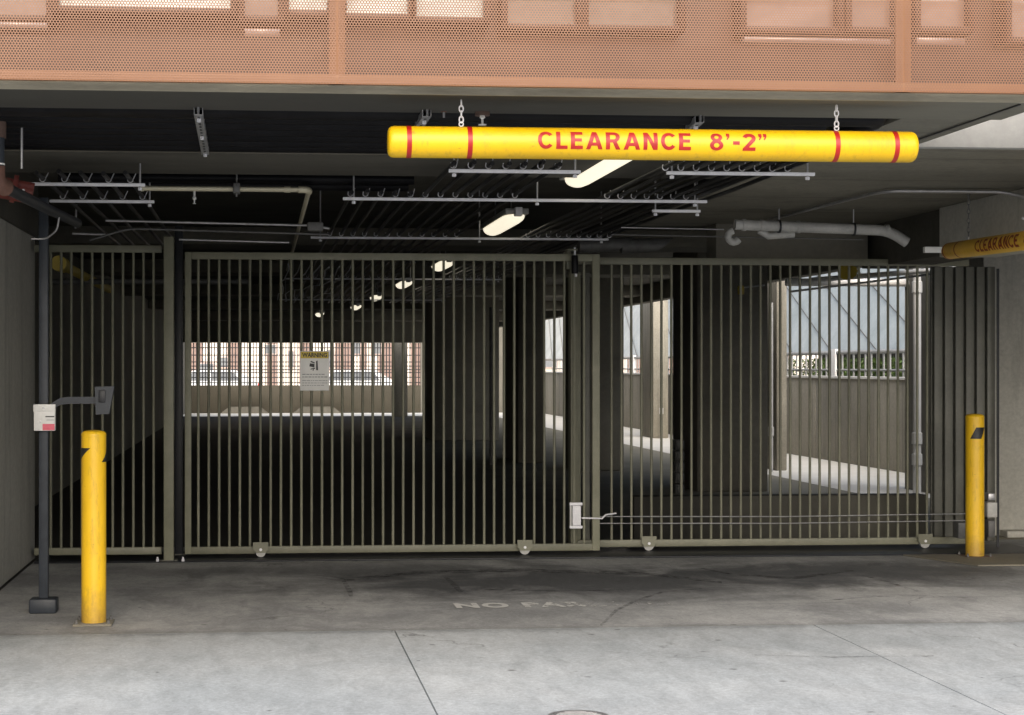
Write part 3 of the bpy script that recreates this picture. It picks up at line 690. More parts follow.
# pipes high in the ramp opening
def hpipe(pts, r, mat, label, name='pipe', cat='pipe', seg=12, rr=None):
    return tag(MB().tube(elbowed(pts, rr or r*2.5), r, seg).build(name, M[mat]), label, cat)
hpipe([(6.6, 9.9, 2.62), (9.3, 9.9, 2.62)], 0.05, 'white_pipe', 'white pipe crossing high in the ramp opening', 'overhead_pipe')
hpipe([(6.3, 9.0, 2.55), (9.3, 8.2, 2.75)], 0.03, 'white_pipe', 'thin pale pipe rising to the right above the ramp', 'overhead_pipe')
hpipe([(5.6, 8.3, 2.35), (7.8, 8.0, 2.62)], 0.012, 'galv', 'thin steel conduit slanting over the ramp opening', 'conduit')
hpipe([hitY(845, 272, 8.0), hitY(845, 272, 9.4)], 0.085, 'ochre_pipe', 'yellow capped pipe end under the garage ceiling', 'overhead_pipe')

# far background
bb = thing('apartment_block', 'pale rendered block with brick bands seen through the far grille', 'building', (2, 42, 0))
MB().box(-25, 30, 42, 50, 0, 14).build('wall', M['cream_wall'], bb)
w = MB(); random.seed(3)
x = -24
while x < 29:
    wd = random.uniform(0.25, 0.9); w.box(x, x+wd, 41.9, 41.998, 0.3, 6, 0.0); x += wd+random.uniform(0.4, 1.4)
w.build('pilasters', M['brick_wall'], bb)
for i in range(46):
    x = -24+i*1.15+random.uniform(-.2, .2); z = random.choice((0.9, 1.5, 2.2, 3.1)); ww = random.uniform(0.3, 0.8); hh = random.uniform(0.4, 1.1)
    f = MB().box(x, x+ww, 41.85, 41.895, z, z+hh, 0.01).build('window', M['pink_wall'], bb)
    MB().box(x+0.05, x+ww-0.05, 41.83, 41.848, z+0.05, z+hh-0.05).build('pane', M['car_glass'], f)
def car(x, y, lab, L=4.3):
    t = thing('parked_car', lab, 'car', (x, y, 0), 'white cars parked beyond the grille')
    prof = [(0, 0.35), (0.02, 0.75), (0.5, 0.92), (1.15, 1.0), (1.7, 1.42), (3.3, 1.45), (4.0, 1.02), (4.25, 0.9), (4.3, 0.35)]
    MB().prism([(x+a*L/4.3, b) for a, b in prof], y, y+1.7).build('body', M['car_paint'], t)
    for a0, a1 in ((1.35, 2.35), (2.42, 3.5)):
        MB().prism([(x+a0, 1.02), (x+a0+(0.38 if a0 < 2 else 0), 1.36), (x+a1-(0.25 if a0 > 2 else 0), 1.36), (x+a1, 1.02)], y-0.012, y-0.002).build('side_window', M['car_glass'], t)
    for a in (0.8, 3.45):
        MB().tube([(x+a, y-0.03, 0.33), (x+a, y+0.2, 0.33)], 0.33, 24).build('wheel', M['tyre'], t)
    MB().box(x+4.18, x+4.32, y-0.008, y+0.25, 0.72, 0.92, 0.01).build('tail_light', M['tail_red'], t)
    return t
car(-4.3, 31.0, 'white car with red tail light, leftmost behind the far grille')
car(1.2, 31.6, 'white car behind the far grille near the warning sign')

# ------------------------------------------------------------------ gates
def wheel_unit(px, Y, parent, zc=0.045):
    p = hitY(px, 367, Y)
    hb = MB(); hb.prism([(p.x-0.062, 0.135), (p.x+0.062, 0.135), (p.x+0.062, 0.075), (p.x+0.035, 0.048), (p.x-0.035, 0.048), (p.x-0.062, 0.075)], Y-0.036, Y-0.028)
    h = hb.build('wheel_housing', M['gate'], parent)
    w = MB().tube([(p.x, Y-0.024, zc+0.012), (p.x, Y+0.01, zc+0.012)], 0.042, 24).build('wheel', M['grey_pipe'], h)
    MB().tube([(p.x, Y-0.042, zc+0.03), (p.x, Y-0.0355, zc+0.03)], 0.012, 8).build('axle_bolt', M['galv_light'], h)
def gate(name, label, x0, x1, Y, z0, z1, stiles, px_first, px_step_m, nb, mat='gate'):
    T = thing(name, label, 'gate', ((x0+x1)/2, Y, z0))
    rail = 0.058
    MB().box(x0+(stiles[0] if stiles[0] else 0), x1-(stiles[1] if stiles[1] else 0), Y, Y+0.05, z1-rail, z1, 0.004).build('top_rail', M[mat], T)
    MB().box(x0+(stiles[0] if stiles[0] else 0), x1-(stiles[1] if stiles[1] else 0), Y, Y+0.05, z0, z0+rail, 0.004).build('bottom_rail', M[mat], T)
    if stiles[0]: MB().box(x0, x0+stiles[0], Y-0.001, Y+0.051, z0, z1, 0.004).build('stile', M[mat], T)
    if stiles[1]: MB().box(x1-stiles[1], x1, Y-0.001, Y+0.051, z0, z1, 0.004).build('stile', M[mat], T)
    bar_me = MB().tube([(0, 0, 0), (0, 0, z1-z0-2*rail)], 0.0112, 12).mesh('bar', M[mat])
    for i in range(nb):
        x = px_first + i*px_step_m
        o = bpy.data.objects.new('bar', bar_me); col.objects.link(o); o.parent = T
        o.location = Vector((x+random.uniform(-.0012, .0012), Y+0.026, z0+rail)) - Vector(T.location); o.rotation_euler = (0, random.uniform(-.0009, .0009), random.uniform(0, 1))
    return T
# main leaf
YG = 6.50
gx0 = hitY(186.5, 367, YG).x; gx1 = hitY(599, 367, YG).x
b0 = hitY(200, 367, YG).x; b1 = hitY(584.0, 367, YG).x
n = 39; main = gate('sliding_gate', 'large olive metal sliding gate leaf carrying the warning sign', gx0, gx1, YG, 0.04, 2.478, (0.052, 0.062), b0, (b1-b0)/(n-1)*0.9995, n)
wheel_unit(262, YG, main); wheel_unit(524, YG, main)
# right leaf behind
YR = 6.60
rx0 = hitY(570, 367, YR).x; rx1 = hitY(966, 367, YR).x
b0 = hitY(611, 367, YR).x; b1 = hitY(925, 367, YR).x; n = 33
right = gate('sliding_gate', 'right metal gate leaf with drive chain, reaching the ribbed panel', rx0, rx1, YR, 0.045, 2.466, (0.06, 0), b0, (b1-b0)/(n-1), n)
wheel_unit(647, YR-0.0, right); wheel_unit(921, YR, right)
rp = MB(); a = hitY(928, 367, YR+0.06).x; b = hitY(991, 367, YR+0.06).x; k = 6
for i in range(k):
    xa = a+(b-a)*i/k; xb = a+(b-a)*(i+1)/k
    rp.box(xa+0.012, xb-0.012, YR+0.04, YR+0.09, 0.06, 2.41, 0.006)
rp.box(a, b, YR+0.092, YR+0.11, 0.05, 2.41); 
tag(rp.build('ribbed_panel', M['gate_dark']), 'dark grey ribbed metal panel between right gate leaf and concrete wall', 'panel')
# chains
for z in (0.302, 0.245):
    a = hitY(600, 367, YR-0.03).x; b = hitY(968, 367, YR-0.03).x
    MB().tube([(a, YR-0.02, z), ((a+b)/2, YR-0.02, z-0.012), (b, YR-0.02, z)], 0.005, 8).build('drive_chain', M['galv'], right)
# left fixed panel
xl0 = -1.79; xl1 = hitY(164, 367, 6.47).x
b0 = hitY(54, 367, 6.47).x; b1 = hitY(156, 367, 6.47).x
left = gate('fixed_gate_panel', 'fixed olive metal bar panel left of the thick gate post', xl0, xl1, 6.44, 0.055, 2.52, (0, 0), b0, (b1-b0)/10, 11)
# posts
def post(px0, px1, Y, D, z1, label, mat='gate'):
    a = hitY(px0, 367, Y).x; b = hitY(px1, 367, Y).x
    t = thing('gate_post', label, 'post', ((a+b)/2, Y, 0))
    MB().box(a, b, Y, Y+D, 0.008, z1, 0.005).build('shaft', M[mat], t)
    MB().box(a-0.03, b+0.03, Y-0.03, Y+D+0.03, 0.0125, 0.02, 0.002).build('base_plate', M['gate_dark'], t)
    MB().box(a-0.002, b+0.002, Y-0.002, Y+D+0.002, z1+0.0005, z1+0.006, 0.001).build('cap', M[mat], t)
    return t
p1 = post(165.5, 175.5, 6.40, 0.09, 2.58, 'thick olive gate post between fixed panel and main sliding leaf')
p2 = post(176.5, 184.5, 6.60, 0.07, 2.70, 'dark post just behind the thick olive gate post', 'black_paint')
p3 = post(569, 580, 6.72, 0.07, 2.35, 'olive post behind the meeting stiles, under the black guide roller')
p4 = post(584, 589, 6.74, 0.05, 2.35, 'thin dark post behind the meeting stiles', 'gate_dark')
a = hitY(171, 560, 6.4)
for dx in (-0.09, 0.11):
    m = MB(); m.lathe([(0.012, 0.01), (0.012, 0.03), (0.007, 0.03), (0.007, 0.045), (0, 0.047)], (a.x+dx, 6.38, 0))
    m.build('anchor_bolt', M['galv_light'], p1)
# guide roller
gx = hitY(575, 367, 6.46).x
gr_ = thing('guide_roller', 'black cylindrical guide roller hanging over the gate top rail', 'roller', (gx, 6.5, 2.3))
MB().lathe([(0, 2.315), (0.024, 2.315), (0.028, 2.325), (0.028, 2.455), (0.024, 2.465), (0, 2.465)], (gx, 6.455, 0), 20).build('roller', M['black_rubber'], gr_)
MB().tube([(gx, 6.455, 2.466), (gx, 6.455, 2.53)], 0.008, 8).build('bolt', M['galv_light'], gr_)
MB().tube([(gx+0.01, 6.455, 2.29), (gx+0.01, 6.455, 2.314)], 0.010, 8).build('nut', M['galv_light'], gr_)
MB().box(gx-0.06, gx+0.02, 6.44, 6.6, 2.505, 2.517, 0.002).build('bracket', M['gate'], gr_)
MB().box(gx-0.05, gx-0.01, 6.56, 6.72, 2.36, 2.504, 0.002).build('arm', M['gate'], gr_)
# latch / chain bracket
a = hitY(571, 502, YG-0.03); b = hitY(582, 529, YG-0.03)
lk = thing('gate_lock', 'silver steel lock unit low on the meeting stiles', 'lock', ((a.x+b.x)/2, YG, b.z))
MB().box(a.x+0.012, b.x-0.01, YG-0.04, YG-0.003, b.z+0.03, a.z-0.03, 0.004).build('case', M['galv_light'], lk)
MB().box(a.x-0.01, b.x+0.006, YG-0.028, YG-0.002, a.z-0.028, a.z-0.004, 0.004).build('clamp', M['galv_light'], lk)
MB().box(a.x-0.01, b.x+0.006, YG-0.028, YG-0.002, b.z+0.004, b.z+0.028, 0.004).build('clamp', M['galv_light'], lk)
MB().box(a.x-0.008, a.x+0.008, YG-0.026, YG-0.003, b.z+0.0285, a.z-0.0285, 0.002).build('backplate', M['grey_pipe'], lk)
MB().tube([(b.x+0.0, YG-0.015, b.z+0.09), (b.x+0.17, YG-0.015, b.z+0.085), (b.x+0.2, YG-0.015, b.z+0.115), (b.x+0.3, YG+0.06, b.z+0.12)], 0.007, 8).build('tie_rod', M['galv_light'], lk)
# warning sign
a = hitY(301, 351, YG-0.006); b = hitY(330, 390.5, YG-0.006)
sg = thing('warning_sign', 'white surveillance warning sign with yellow header hanging on the main gate', 'sign', ((a.x+b.x)/2, YG-0.006, b.z))
W_ = b.x-a.x; H_ = a.z-b.z; ys = YG-0.012
MB().box(a.x, b.x, ys, ys+0.004, b.z, a.z, 0.0015).build('board', M['white_plastic'], sg)
MB().box(a.x+0.006, b.x-0.006, ys-0.0015, ys-0.0004, a.z-H_*0.185, a.z-0.006).build('header', M['warn_yellow'], sg)
text_obj('header_lettering', text_mesh('WARNING', W_*0.86, H_*0.115, 0.03), M['ink'], lambda x, y: Vector((a.x+W_*0.07+x, ys-0.003, a.z-H_*0.16+y)), sg)
# camera pictogram
m = MB(); cx, cz = a.x+W_*0.47, a.z-H_*0.36
m.prism([(cx-W_*.15, cz-H_*.03), (cx-W_*.13, cz+H_*.05), (cx+W_*.03, cz+H_*.035), (cx+W_*.02, cz-H_*.055)], ys-0.003, ys-0.0005)
m.prism([(cx-W_*.12, cz+H_*.08), (cx-W_*.09, cz+H_*.11), (cx+W_*.04, cz+H_*.07), (cx+W_*.03, cz+H_*.045)], ys-0.003, ys-0.0005)
m.prism([(cx+W_*.08, cz-H_*.12), (cx+W_*.08, cz+H_*.10), (cx+W_*.13, cz+H_*.12), (cx+W_*.15, cz-H_*.13)], ys-0.003, ys-0.0005)
m.prism([(cx-W_*.12, cz-H_*.11), (cx-W_*.10, cz-H_*.085), (cx+W_*.05, cz-H_*.065), (cx+W_*.04, cz-H_*.095)], ys-0.003, ys-0.0005)
m.prism([(cx-W_*.04, cz-H_*.14), (cx-W_*.0, cz-H_*.06), (cx+W_*.02, cz-H_*.06), (cx-W_*.01, cz-H_*.14)], ys-0.003, ys-0.0005)
m.build('camera_pictogram', M['ink'], sg)
for i, (w, s) in enumerate(((0.78, 0.58), (0.84, 0.645), (0.82, 0.74), (0.80, 0.80), (0.66, 0.86))):
    m = MB(); z = a.z-H_*s; h = H_*(0.022 if i < 2 else 0.014); x = a.x+W_*0.08
    random.seed(i)
    while x < a.x+W_*(0.08+w):
        l = random.uniform(0.01, 0.03); m.box(x, min(x+l, a.x+W_*0.94), ys-0.002, ys-0.0005, z-h, z); x += l+0.005
    m.build('text_line', M['grey_ink'], sg)

# motor boxes near right end
mb = thing('gate_operator', 'grey gate operator boxes on the wall corner behind the right bollard', 'gate motor', (6.4, 6.5, 0.1))
for (x0, x1, y0, y1, mt) in ((985, 992, 493, 500, 'galv'), (984, 994, 502, 517, 'grey_pipe'), (985, 992, 520, 537, 'dark_duct'), (955, 963, 522, 538, 'dark_duct')):
    a = hitY(x0, y0, 6.5); b = hitY(x1, y1, 6.5); MB().box(a.x, b.x, 6.5, 6.62, b.z, a.z, 0.008).build('box', M[mt], mb)
a = hitY(990, 300, 6.62); MB().tube([(a.x+.03, 6.75, 0.0), (a.x+.03, 6.75, 2.39)], 0.012, 8).build('conduit', M['black_paint'], mb)

# ------------------------------------------------------------------ bollards
def bollard(px, py, label, decals, plate=True):
    p = hitZ(px, py, 0); r = 0.074; H = 1.165
    t = thing('bollard', label, 'bollard', (p.x, p.y+r, 0), 'yellow bollards guarding the gate'); ANCH[t] = p.y
    base = (p.x, p.y+r, 0)
    MB().lathe([(r, 0.014), (r, H-0.03), (r+0.0015, H-0.028), (r+0.0015, H-0.022), (r-0.002, H-0.012), (r-0.012, H-0.003), (r-0.03, H+0.002), (0, H+0.006)], base, 48).build('sleeve', M['yellow'], t)
    for (c0, hw, z0, z1, sl) in decals:      # azimuths in degrees, -90 faces the street
        d = MB(); n = 16; rr = r+0.0012
        for i in range(n):
            def pt(q, top):
                az = R(c0 - hw + 2*hw*q + sl*top); return (base[0]+rr*math.cos(az), base[1]+rr*math.sin(az), z0+(z1-z0)*top)
            for j in range(10):
                d.quad(pt(i/n, j/10), pt((i+1)/n, j/10), pt((i+1)/n, (j+1)/10), pt(i/n, (j+1)/10))
        d.build('chevron_decal', M['ink'], t)
    b = MB(); b.box(base[0]-0.115, base[0]+0.115, base[1]-0.115, base[1]+0.115, 0.0, 0.014, 0.003); b.build('base_plate', M['brown_pipe'] if not plate else M['kerb'], t)
    for dx in (-1, 1):
        for dy in (-1, 1):
            MB().lathe([(0.011, 0.0145), (0.011, 0.026), (0.006, 0.026), (0.006, 0.038), (0, 0.04)], (base[0]+dx*0.095, base[1]+dy*0.09, 0), 8).build('anchor_bolt', M['dark_duct'], t)
    return t
# the visible arc runs from about -180 (left) to 0 (right)
bollard(95, 625, 'near yellow bollard beside the card reader pole, with black chevrons at both sides',
        [(-206, 30, 0.979, 1.064, 76), (-16, 30, 0.979, 1.064, 52)])
bollard(975, 557.5, 'far yellow bollard in front of the right concrete wall, one black slanted decal',
        [(-105, 35, 0.967, 1.06, 36)], plate=False)

# ------------------------------------------------------------------ card reader pole
p = hitZ(45, 613, 0)
rd = thing('card_reader_post', 'slim dark post with bent arm, keypad head and white notice box', 'card reader', (p.x, p.y+0.08, 0)); ANCH[rd] = p.y
px_, py_ = p.x, p.y+0.08
MB().box(px_-0.085, px_+0.085, py_-0.08, py_+0.08, 0, 0.09, 0.012).build('base_cover', M['slate'], rd)
MB().box(px_-0.029, px_+0.029, py_-0.029, py_+0.029, 0.0905, 2.62, 0.006).build('pole', M['slate'], rd)
yf = py_-0.035
def sp(px, py, Y=None): return hitY(px+4, py, yf if Y is None else Y)
a = sp(34.5, 404); b = sp(55.5, 430)
nb = MB().box(a.x, b.x, yf-0.05, yf+0.005, b.z, a.z, 0.004).build('notice_box', M['white_plastic'], rd)
w_ = b.x-a.x; h_ = a.z-b.z; yq = yf-0.051
MB().box(a.x-0.002, b.x+0.002, yf-0.054, yf-0.0505, a.z-h_*0.27, a.z+0.001, 0.001).build('lid', M['white_plastic'], nb)
MB().box(a.x+w_*0.42, b.x-0.002, yq-0.002, yq, b.z+0.004, b.z+h_*0.26).build('red_label', M['pink_label'], nb)
MB().box(a.x+w_*0.55, b.x-0.004, yq-0.002, yq, b.z+h_*0.52, b.z+h_*0.56).build('text_line', M['ink'], nb)
MB().box(a.x+w_*0.60, b.x-0.006, yq-0.002, yq, b.z+h_*0.40, b.z+h_*0.42).build('text_line', M['grey_ink'], nb)
for fx, fz in ((0.45, 0.86), (0.30, 0.34)):
    MB().tube([(a.x+w_*fx, yq-0.007, b.z+h_*fz), (a.x+w_*fx, yq, b.z+h_*fz)], 0.008, 12).build('screw', M['galv'], nb)
am = MB(); pts = [sp(50, 407), sp(60, 401), sp(68, 400), sp(97, 400)]
for q, r_ in zip(pts, pts[1:]):
    am.prism([(q.x, q.z-0.022), (r_.x, r_.z-0.022), (r_.x, r_.z+0.022), (q.x, q.z+0.022)], yf-0.01, yf+0.03)
am.build('arm', M['slate'], rd)
hd = MB(); q = [sp(94.5, 386.5), sp(113.5, 386), sp(108.5, 413.5), sp(95.5, 414)]
hd.prism([(v.x, v.z) for v in q], yf-0.04, yf+0.04)
hdo = hd.build('keypad_head', M['slate'], rd)
a = sp(98.5, 390); b = sp(105, 402); MB().box(a.x, b.x, yf-0.052, yf-0.0402, b.z, a.z, 0.004).build('keypad', M['black_paint'], hdo)

# ------------------------------------------------------------------ clearance bars
def cyl_bar(name, label, P0, P1, r, mat, stripes, textspec, hangs, smat, tmat, ztop, cmat='galv_light'):
    P0, P1 = Vector(P0), Vector(P1); L = (P1-P0).length; ax = (P1-P0).normalized()
    side = ax.cross(UP).normalized()       # points toward the viewer side
    up = side.cross(ax).normalized()
    T = thing(name, label, 'clearance bar', (P0+P1)/2)
    def tb(segs, rad=None):
        m = MB(); m.tube([P0+ax*s for s, _ in segs], 1, 48, radii=[q for _, q in segs]); return m
    e = 0.02
    tb([(0, r*0.45), (0.001, r*0.72), (0.006, r*0.88), (0.014, r*0.965), (0.028, r), (L*0.25, r), (L*0.5, r), (L*0.75, r), (L-0.028, r), (L-0.014, r*0.965), (L-0.006, r*0.88), (L-0.001, r*0.72), (L, r*0.45)]).build('tube', M[mat], T)
    for s in stripes:
        tb([(s-0.011, r+0.0012), (s+0.011, r+0.0012)]).build('stripe', M[smat], T)
    s0, wid, hgt, ctr = textspec
    me = glyph_mesh('CLEARANCE  8\'-2"', wid, hgt)
    def fn(x, y):
        ang = (y-hgt/2+ctr)/r
        return P0+ax*(s0+x) + (side*math.cos(ang)+up*math.sin(ang))*(r+0.0015)
    text_obj('lettering', me, M[tmat], fn, T, 14)
    for s in hangs:
        c = P0+ax*s+UP*r; h = ztop-c.z
        eb = MB(); eb.tube(arc(c+UP*0.012, ax, UP, 0.010, 0, 2*math.pi, 12), 0.003, 6); eb.tube([c-UP*0.01, c+UP*0.003], 0.004, 6); eb.build('eye_bolt', M['galv_light'], T)
        ch = MB(); n = max(2, int(h/0.032)); lz = (h-0.03)/n
        for i in range(n):
            cc = c+UP*(0.02+lz*(i+0.5)); u = ax if i % 2 == 0 else side
            pts = [cc+u*math.cos(t*math.pi/6)*0.0095+UP*math.sin(t*math.pi/6)*(lz*0.62) for t in range(13)]
            ch.tube(pts, 0.0032, 6)
        ch.build('chain', M[cmat], T)
    return T
YC = 3.61
P0 = hitY(389.5, 142.5, YC); P1 = hitY(916.5, 148.0, YC)
P0.x = hitY(389, 142, 3.585).x; P1.x = hitY(916.5, 148, 3.585).x
def along(px): return hitY(px, 145, 3.578).x - P0.x
cyl_bar('clearance_bar', 'bright yellow bar hanging in front reading CLEARANCE 8 feet 2 inches', P0, P1, 0.0715, 'yellow_bar',
        [along(410), along(470.5), along(836), along(895)], (along(537.5), along(765)-along(537.5), 0.082, 0.008), [along(463), along(839)], 'red', 'red_letter', 2.77)
Q0 = Vector((5.0, 5.66*DEPTH_SCALE, 2.395)); Q1 = Q0 + (Vector((4.67, 4.71*DEPTH_SCALE, 2.325))-Q0)*1.4
CB2 = cyl_bar('clearance_bar', 'weathered ochre yellow bar hung at the right, turned along the concrete beam', Q0, Q1, 0.060, 'yellow_old',
        [0.06, 0.42], (1.03, 1.62, 0.085, 0.0), [0.60, 2.6], 'red_dark', 'red_dark', 2.785, 'dark_duct')

# ------------------------------------------------------------------ ceiling services
# long black pipes crossing behind the soffit edge
xe = 3.10
for i in range(7):
    y = 3.90+i*0.105; x1 = [3.10, 2.86, 2.80, 2.7, 2.7, 2.7, 2.7][i]
    if i == 0:
        pts = elbowed([(-1.75, y, 2.80), (x1, y, 2.80), (x1, 8.5, 2.80)], 0.07)
    else: pts = [(-1.75, y, 2.80), (x1, y, 2.80)]
    o = MB().tube(pts, 0.047, 16).build('black_pipe', M['black_pipe'])
    tag(o, ['foremost', 'second', 'third', 'fourth', 'fifth', 'sixth', 'rearmost'][i]+' thick black pipe crossing behind the concrete soffit edge', 'pipe', 'black pipes behind the soffit edge')
tag(MB().tube(elbowed([(2.9, 4.49, 2.80), (3.0, 4.49, 2.80), (3.0, 8.5, 2.80)], 0.05), 0.03, 12).build('black_pipe', M['black_pipe']), 'thinner black pipe running back from behind the yellow bar end', 'pipe')
for y, lb in ((5.25, 'dark conduit crossing just behind the grey beam'), (5.45, 'second dark conduit crossing behind the grey beam')):
    tag(MB().tube([(-1.3, y, 2.78), (1.0, y, 2.78)], 0.035, 12).build('black_pipe', M['black_pipe']), lb, 'pipe')

def strut(x0, x1, y, z, label, clips=(), rods=(), group=None):
    t = thing('strut_channel', label, 'strut', ((x0+x1)/2, y, z), group)
    m = MB(); m.box(x0, x1, y-0.014, y-0.011, z-0.009, z+0.009, 0.001); m.box(x0, x1, y+0.011, y+0.014, z-0.009, z+0.009, 0.001); m.box(x0, x1, y-0.0108, y+0.0108, z-0.0085, z-0.006)
    m.build('channel', M['galv_light'], t)
    for x in rods:
        MB().tube([(x, y, z-0.03), (x, y, 3.05)], 0.006, 8).build('threaded_rod', M['galv'], t)
        MB().tube([(x, y, z-0.032), (x, y, z-0.016)], 0.013, 6).build('nut', M['galv_light'], t)
    for x in clips:
        pts = arc((x, y+0.03, z+0.034), (1, 0, 0), (0, 0, -1), 0.016, 0, math.pi, 8)
        pts = [Vector((x+0.03, y+0.07, z+0.075))]+pts+[Vector((x-0.014, y+0.03, z+0.05))]
        MB().tube(pts, 0.0034, 6).build('pipe_clip', M['galv_light'], t)
    return t
ZS = 2.64
hA = [0.58+i*0.098 for i in range(12)]; hB = [2.27+i*0.088 for i in range(9)]
hL = [-1.30+i*0.13 for i in range(5)]
strut(1.04, 1.78, 4.42, ZS, 'strut end showing left of the first lamp under the yellow bar', [h for h in hA if h > 1.05], (1.07, 1.75))
strut(2.27, 3.12, 4.42, ZS, 'strut right of the first lamp just under the yellow bar', hB, (2.3, 3.08))
strut(0.53, 2.93, 5.18, ZS, 'long silver strut crossing in front of the second lamp', hA+hB[:7], (0.6, 1.8, 2.85))
strut(0.42, 2.96, 6.75, ZS, 'long silver strut just above the main gate top rail', hA+hB, (0.5, 1.85, 2.9))
strut(0.3, 3.0, 9.9, ZS, 'far silver strut seen through the main gate', hA+hB, (0.4, 1.85, 2.95))
strut(0.3, 3.0, 13.0, ZS, 'farthest silver strut seen through the main gate', hA[::2], (0.4, 2.95))
strut(2.65, 2.98, 5.35, ZS-0.03, 'short silver strut below the right end of the long one', (), (2.67, 2.96))
strut(-1.38, -0.69, 4.84, ZS, 'upper of two short struts at the left ceiling corner', hL, (-0.72,))
strut(-1.38, -0.70, 5.33, ZS, 'lower of two short struts at the left ceiling corner', hL, (-0.73,))
names = ['first', 'second', 'third', 'fourth', 'fifth', 'sixth', 'seventh', 'eighth', 'ninth', 'tenth', 'eleventh', 'twelfth']
def hoses(xs_, y0, y1, where, grp, r=0.0135):
    for i, x in enumerate(xs_):
        pts = []; n = int((y1-y0)/0.75)
        for k in range(n+1):
            y = y0+(y1-y0)*k/n; pts.append((x+random.uniform(-0.008, 0.008), y, ZS+0.036+random.uniform(-0.004, 0.010)))
        tag(MB().tube(pts, r, 8).build('black_hose', M['black_rubber']), f'{names[i]} black hose from the left in the bundle {where}', 'hose', grp)
hoses([h for h in hA if h < 1.05], 5.14, 14, 'starting behind the long strut', 'black hoses far left of the lamps')
hoses([h for h in hA if h > 1.05], 4.38, 14, 'left of the ceiling lamps', 'black hoses left of the lamps')
hoses(hB, 4.2, 14, 'right of the ceiling lamps', 'black hoses right of the lamps')
hoses(hL, 4.7, 7.5, 'at the left ceiling corner', 'black hoses at the left corner')

# perforated struts hanging behind the soffit edge
def pstrut(px, py, px2, py2, label):
    a = hitZ(px, py, 2.74); b = hitZ(px2, py2, 2.74)
    t = thing('perforated_strut', label, 'strut', a)
    d = (b-a); L = d.length; ang = math.atan2(d.x, d.y)
    Mx = Matrix.Translation(a) @ Matrix.Rotation(-ang, 4, 'Z')
    m = MB(); m.box(-0.021, 0.021, 0, L, -0.003, 0.0, 0.001, Mx); m.box(-0.021, -0.018, 0, L, 0.0005, 0.03, 0, Mx); m.box(0.018, 0.021, 0, L, 0.0005, 0.03, 0, Mx)
    m.build('channel', M['galv'], t)
    k = 0.03
    sl = MB()
    while k < L-0.02: sl.box(-0.006, 0.006, k, k+0.022, -0.0045, -0.0032, 0, Mx); k += 0.05
    sl.build('slots', M['ink'], t)
    for q in (0.06, L*0.5, L-0.02):
        c = Mx @ Vector((0, q, -0.004)); MB().tube([c-UP*0.014, c], 0.011, 6).build('nut', M['galv_light'], t)
    c = Mx @ Vector((0, -0.01, 0)); MB().tube([c, c+UP*0.1], 0.006, 8).build('rod', M['galv'], t)
pstrut(200, 115, 207, 155, 'slotted steel strut hanging before the black pipes at upper left')
pstrut(427, 117, 405, 150, 'slotted steel strut behind the left end of the yellow bar')
pstrut(698, 123, 668, 150, 'slotted steel strut behind the digits of the yellow bar')

for i in range(7):
    x = 0.28+i*0.11
    pts = [(x+0.03*math.sin(k*1.7+i), 8.2+k*0.6, 2.60+0.03*math.sin(k*2.3+i*1.1)) for k in range(8)]
    tag(MB().tube(pts, 0.008, 6).build('steel_conduit', M['galv_light']), f'{names[i]} thin wavy steel conduit from the left under the ceiling inside the main gate', 'conduit', 'thin conduits inside the main gate')
# lamps
def lamp(px, y0, y1, label, simple=False, w=0.09):
    X = px or 2.09
    t = thing('ceiling_lamp', label, 'lamp', (X, (y0+y1)/2, 2.75), 'lit ceiling lamps in a row')
    L = y1-y0; prof = []
    m = MB(); n = 10; secs = []
    for q, s in ((0, 0.45), (0.02, 0.75), (0.06, 0.95), (0.12, 1), (L-0.12, 1), (L-0.06, 0.95), (L-0.02, 0.75), (L, 0.45)):
        secs.append([m.bm.verts.new(Vector((X+w*s*math.cos(math.pi+math.pi*k/n), y0+q, 2.80+0.065*s*math.sin(math.pi+math.pi*k/n)))) for k in range(n+1)])
    for A, C in zip(secs, secs[1:]):
        for k in range(n): m.bm.faces.new((A[k], A[k+1], C[k+1], C[k]))
    m.bm.faces.new(secs[0]); m.bm.faces.new(secs[-1])
    m.build('lens', M['lens'], t)
    MB().box(X-w-0.008, X+w+0.008, y0-0.012, y1+0.012, 2.802, 2.85, 0.008).build('housing', M['grey_pipe'], t)
    for q in (y0+0.15, y1-0.15): MB().tube([(X, q, 2.85), (X, q, 3.05)], 0.006, 6).build('hanger', M['galv'], t)
    MB().box(X-0.03, X+0.03, y0-0.06, y0-0.013, 2.78, 2.85, 0.005).build('end_bracket', M['galv_light'], t)
lamp(0, 4.30, 5.30, 'nearest lit ceiling lamp directly below the yellow bar')
lamp(0, 6.5, 7.25, 'second lit ceiling lamp just above the main gate')
for X_, y, lb in ((2.2, 9.66, 'third lit ceiling lamp, largest seen through the gate'), (2.13, 11.9, 'fourth lit ceiling lamp through the gate'), (2.05, 14.2, 'fifth lit ceiling lamp through the gate'), (1.96, 16.5, 'sixth lit ceiling lamp through the gate'), (1.38, 18.8, 'smallest lit ceiling lamp, farthest into the garage')): lamp(X_, y-0.3, y+0.3, lb)

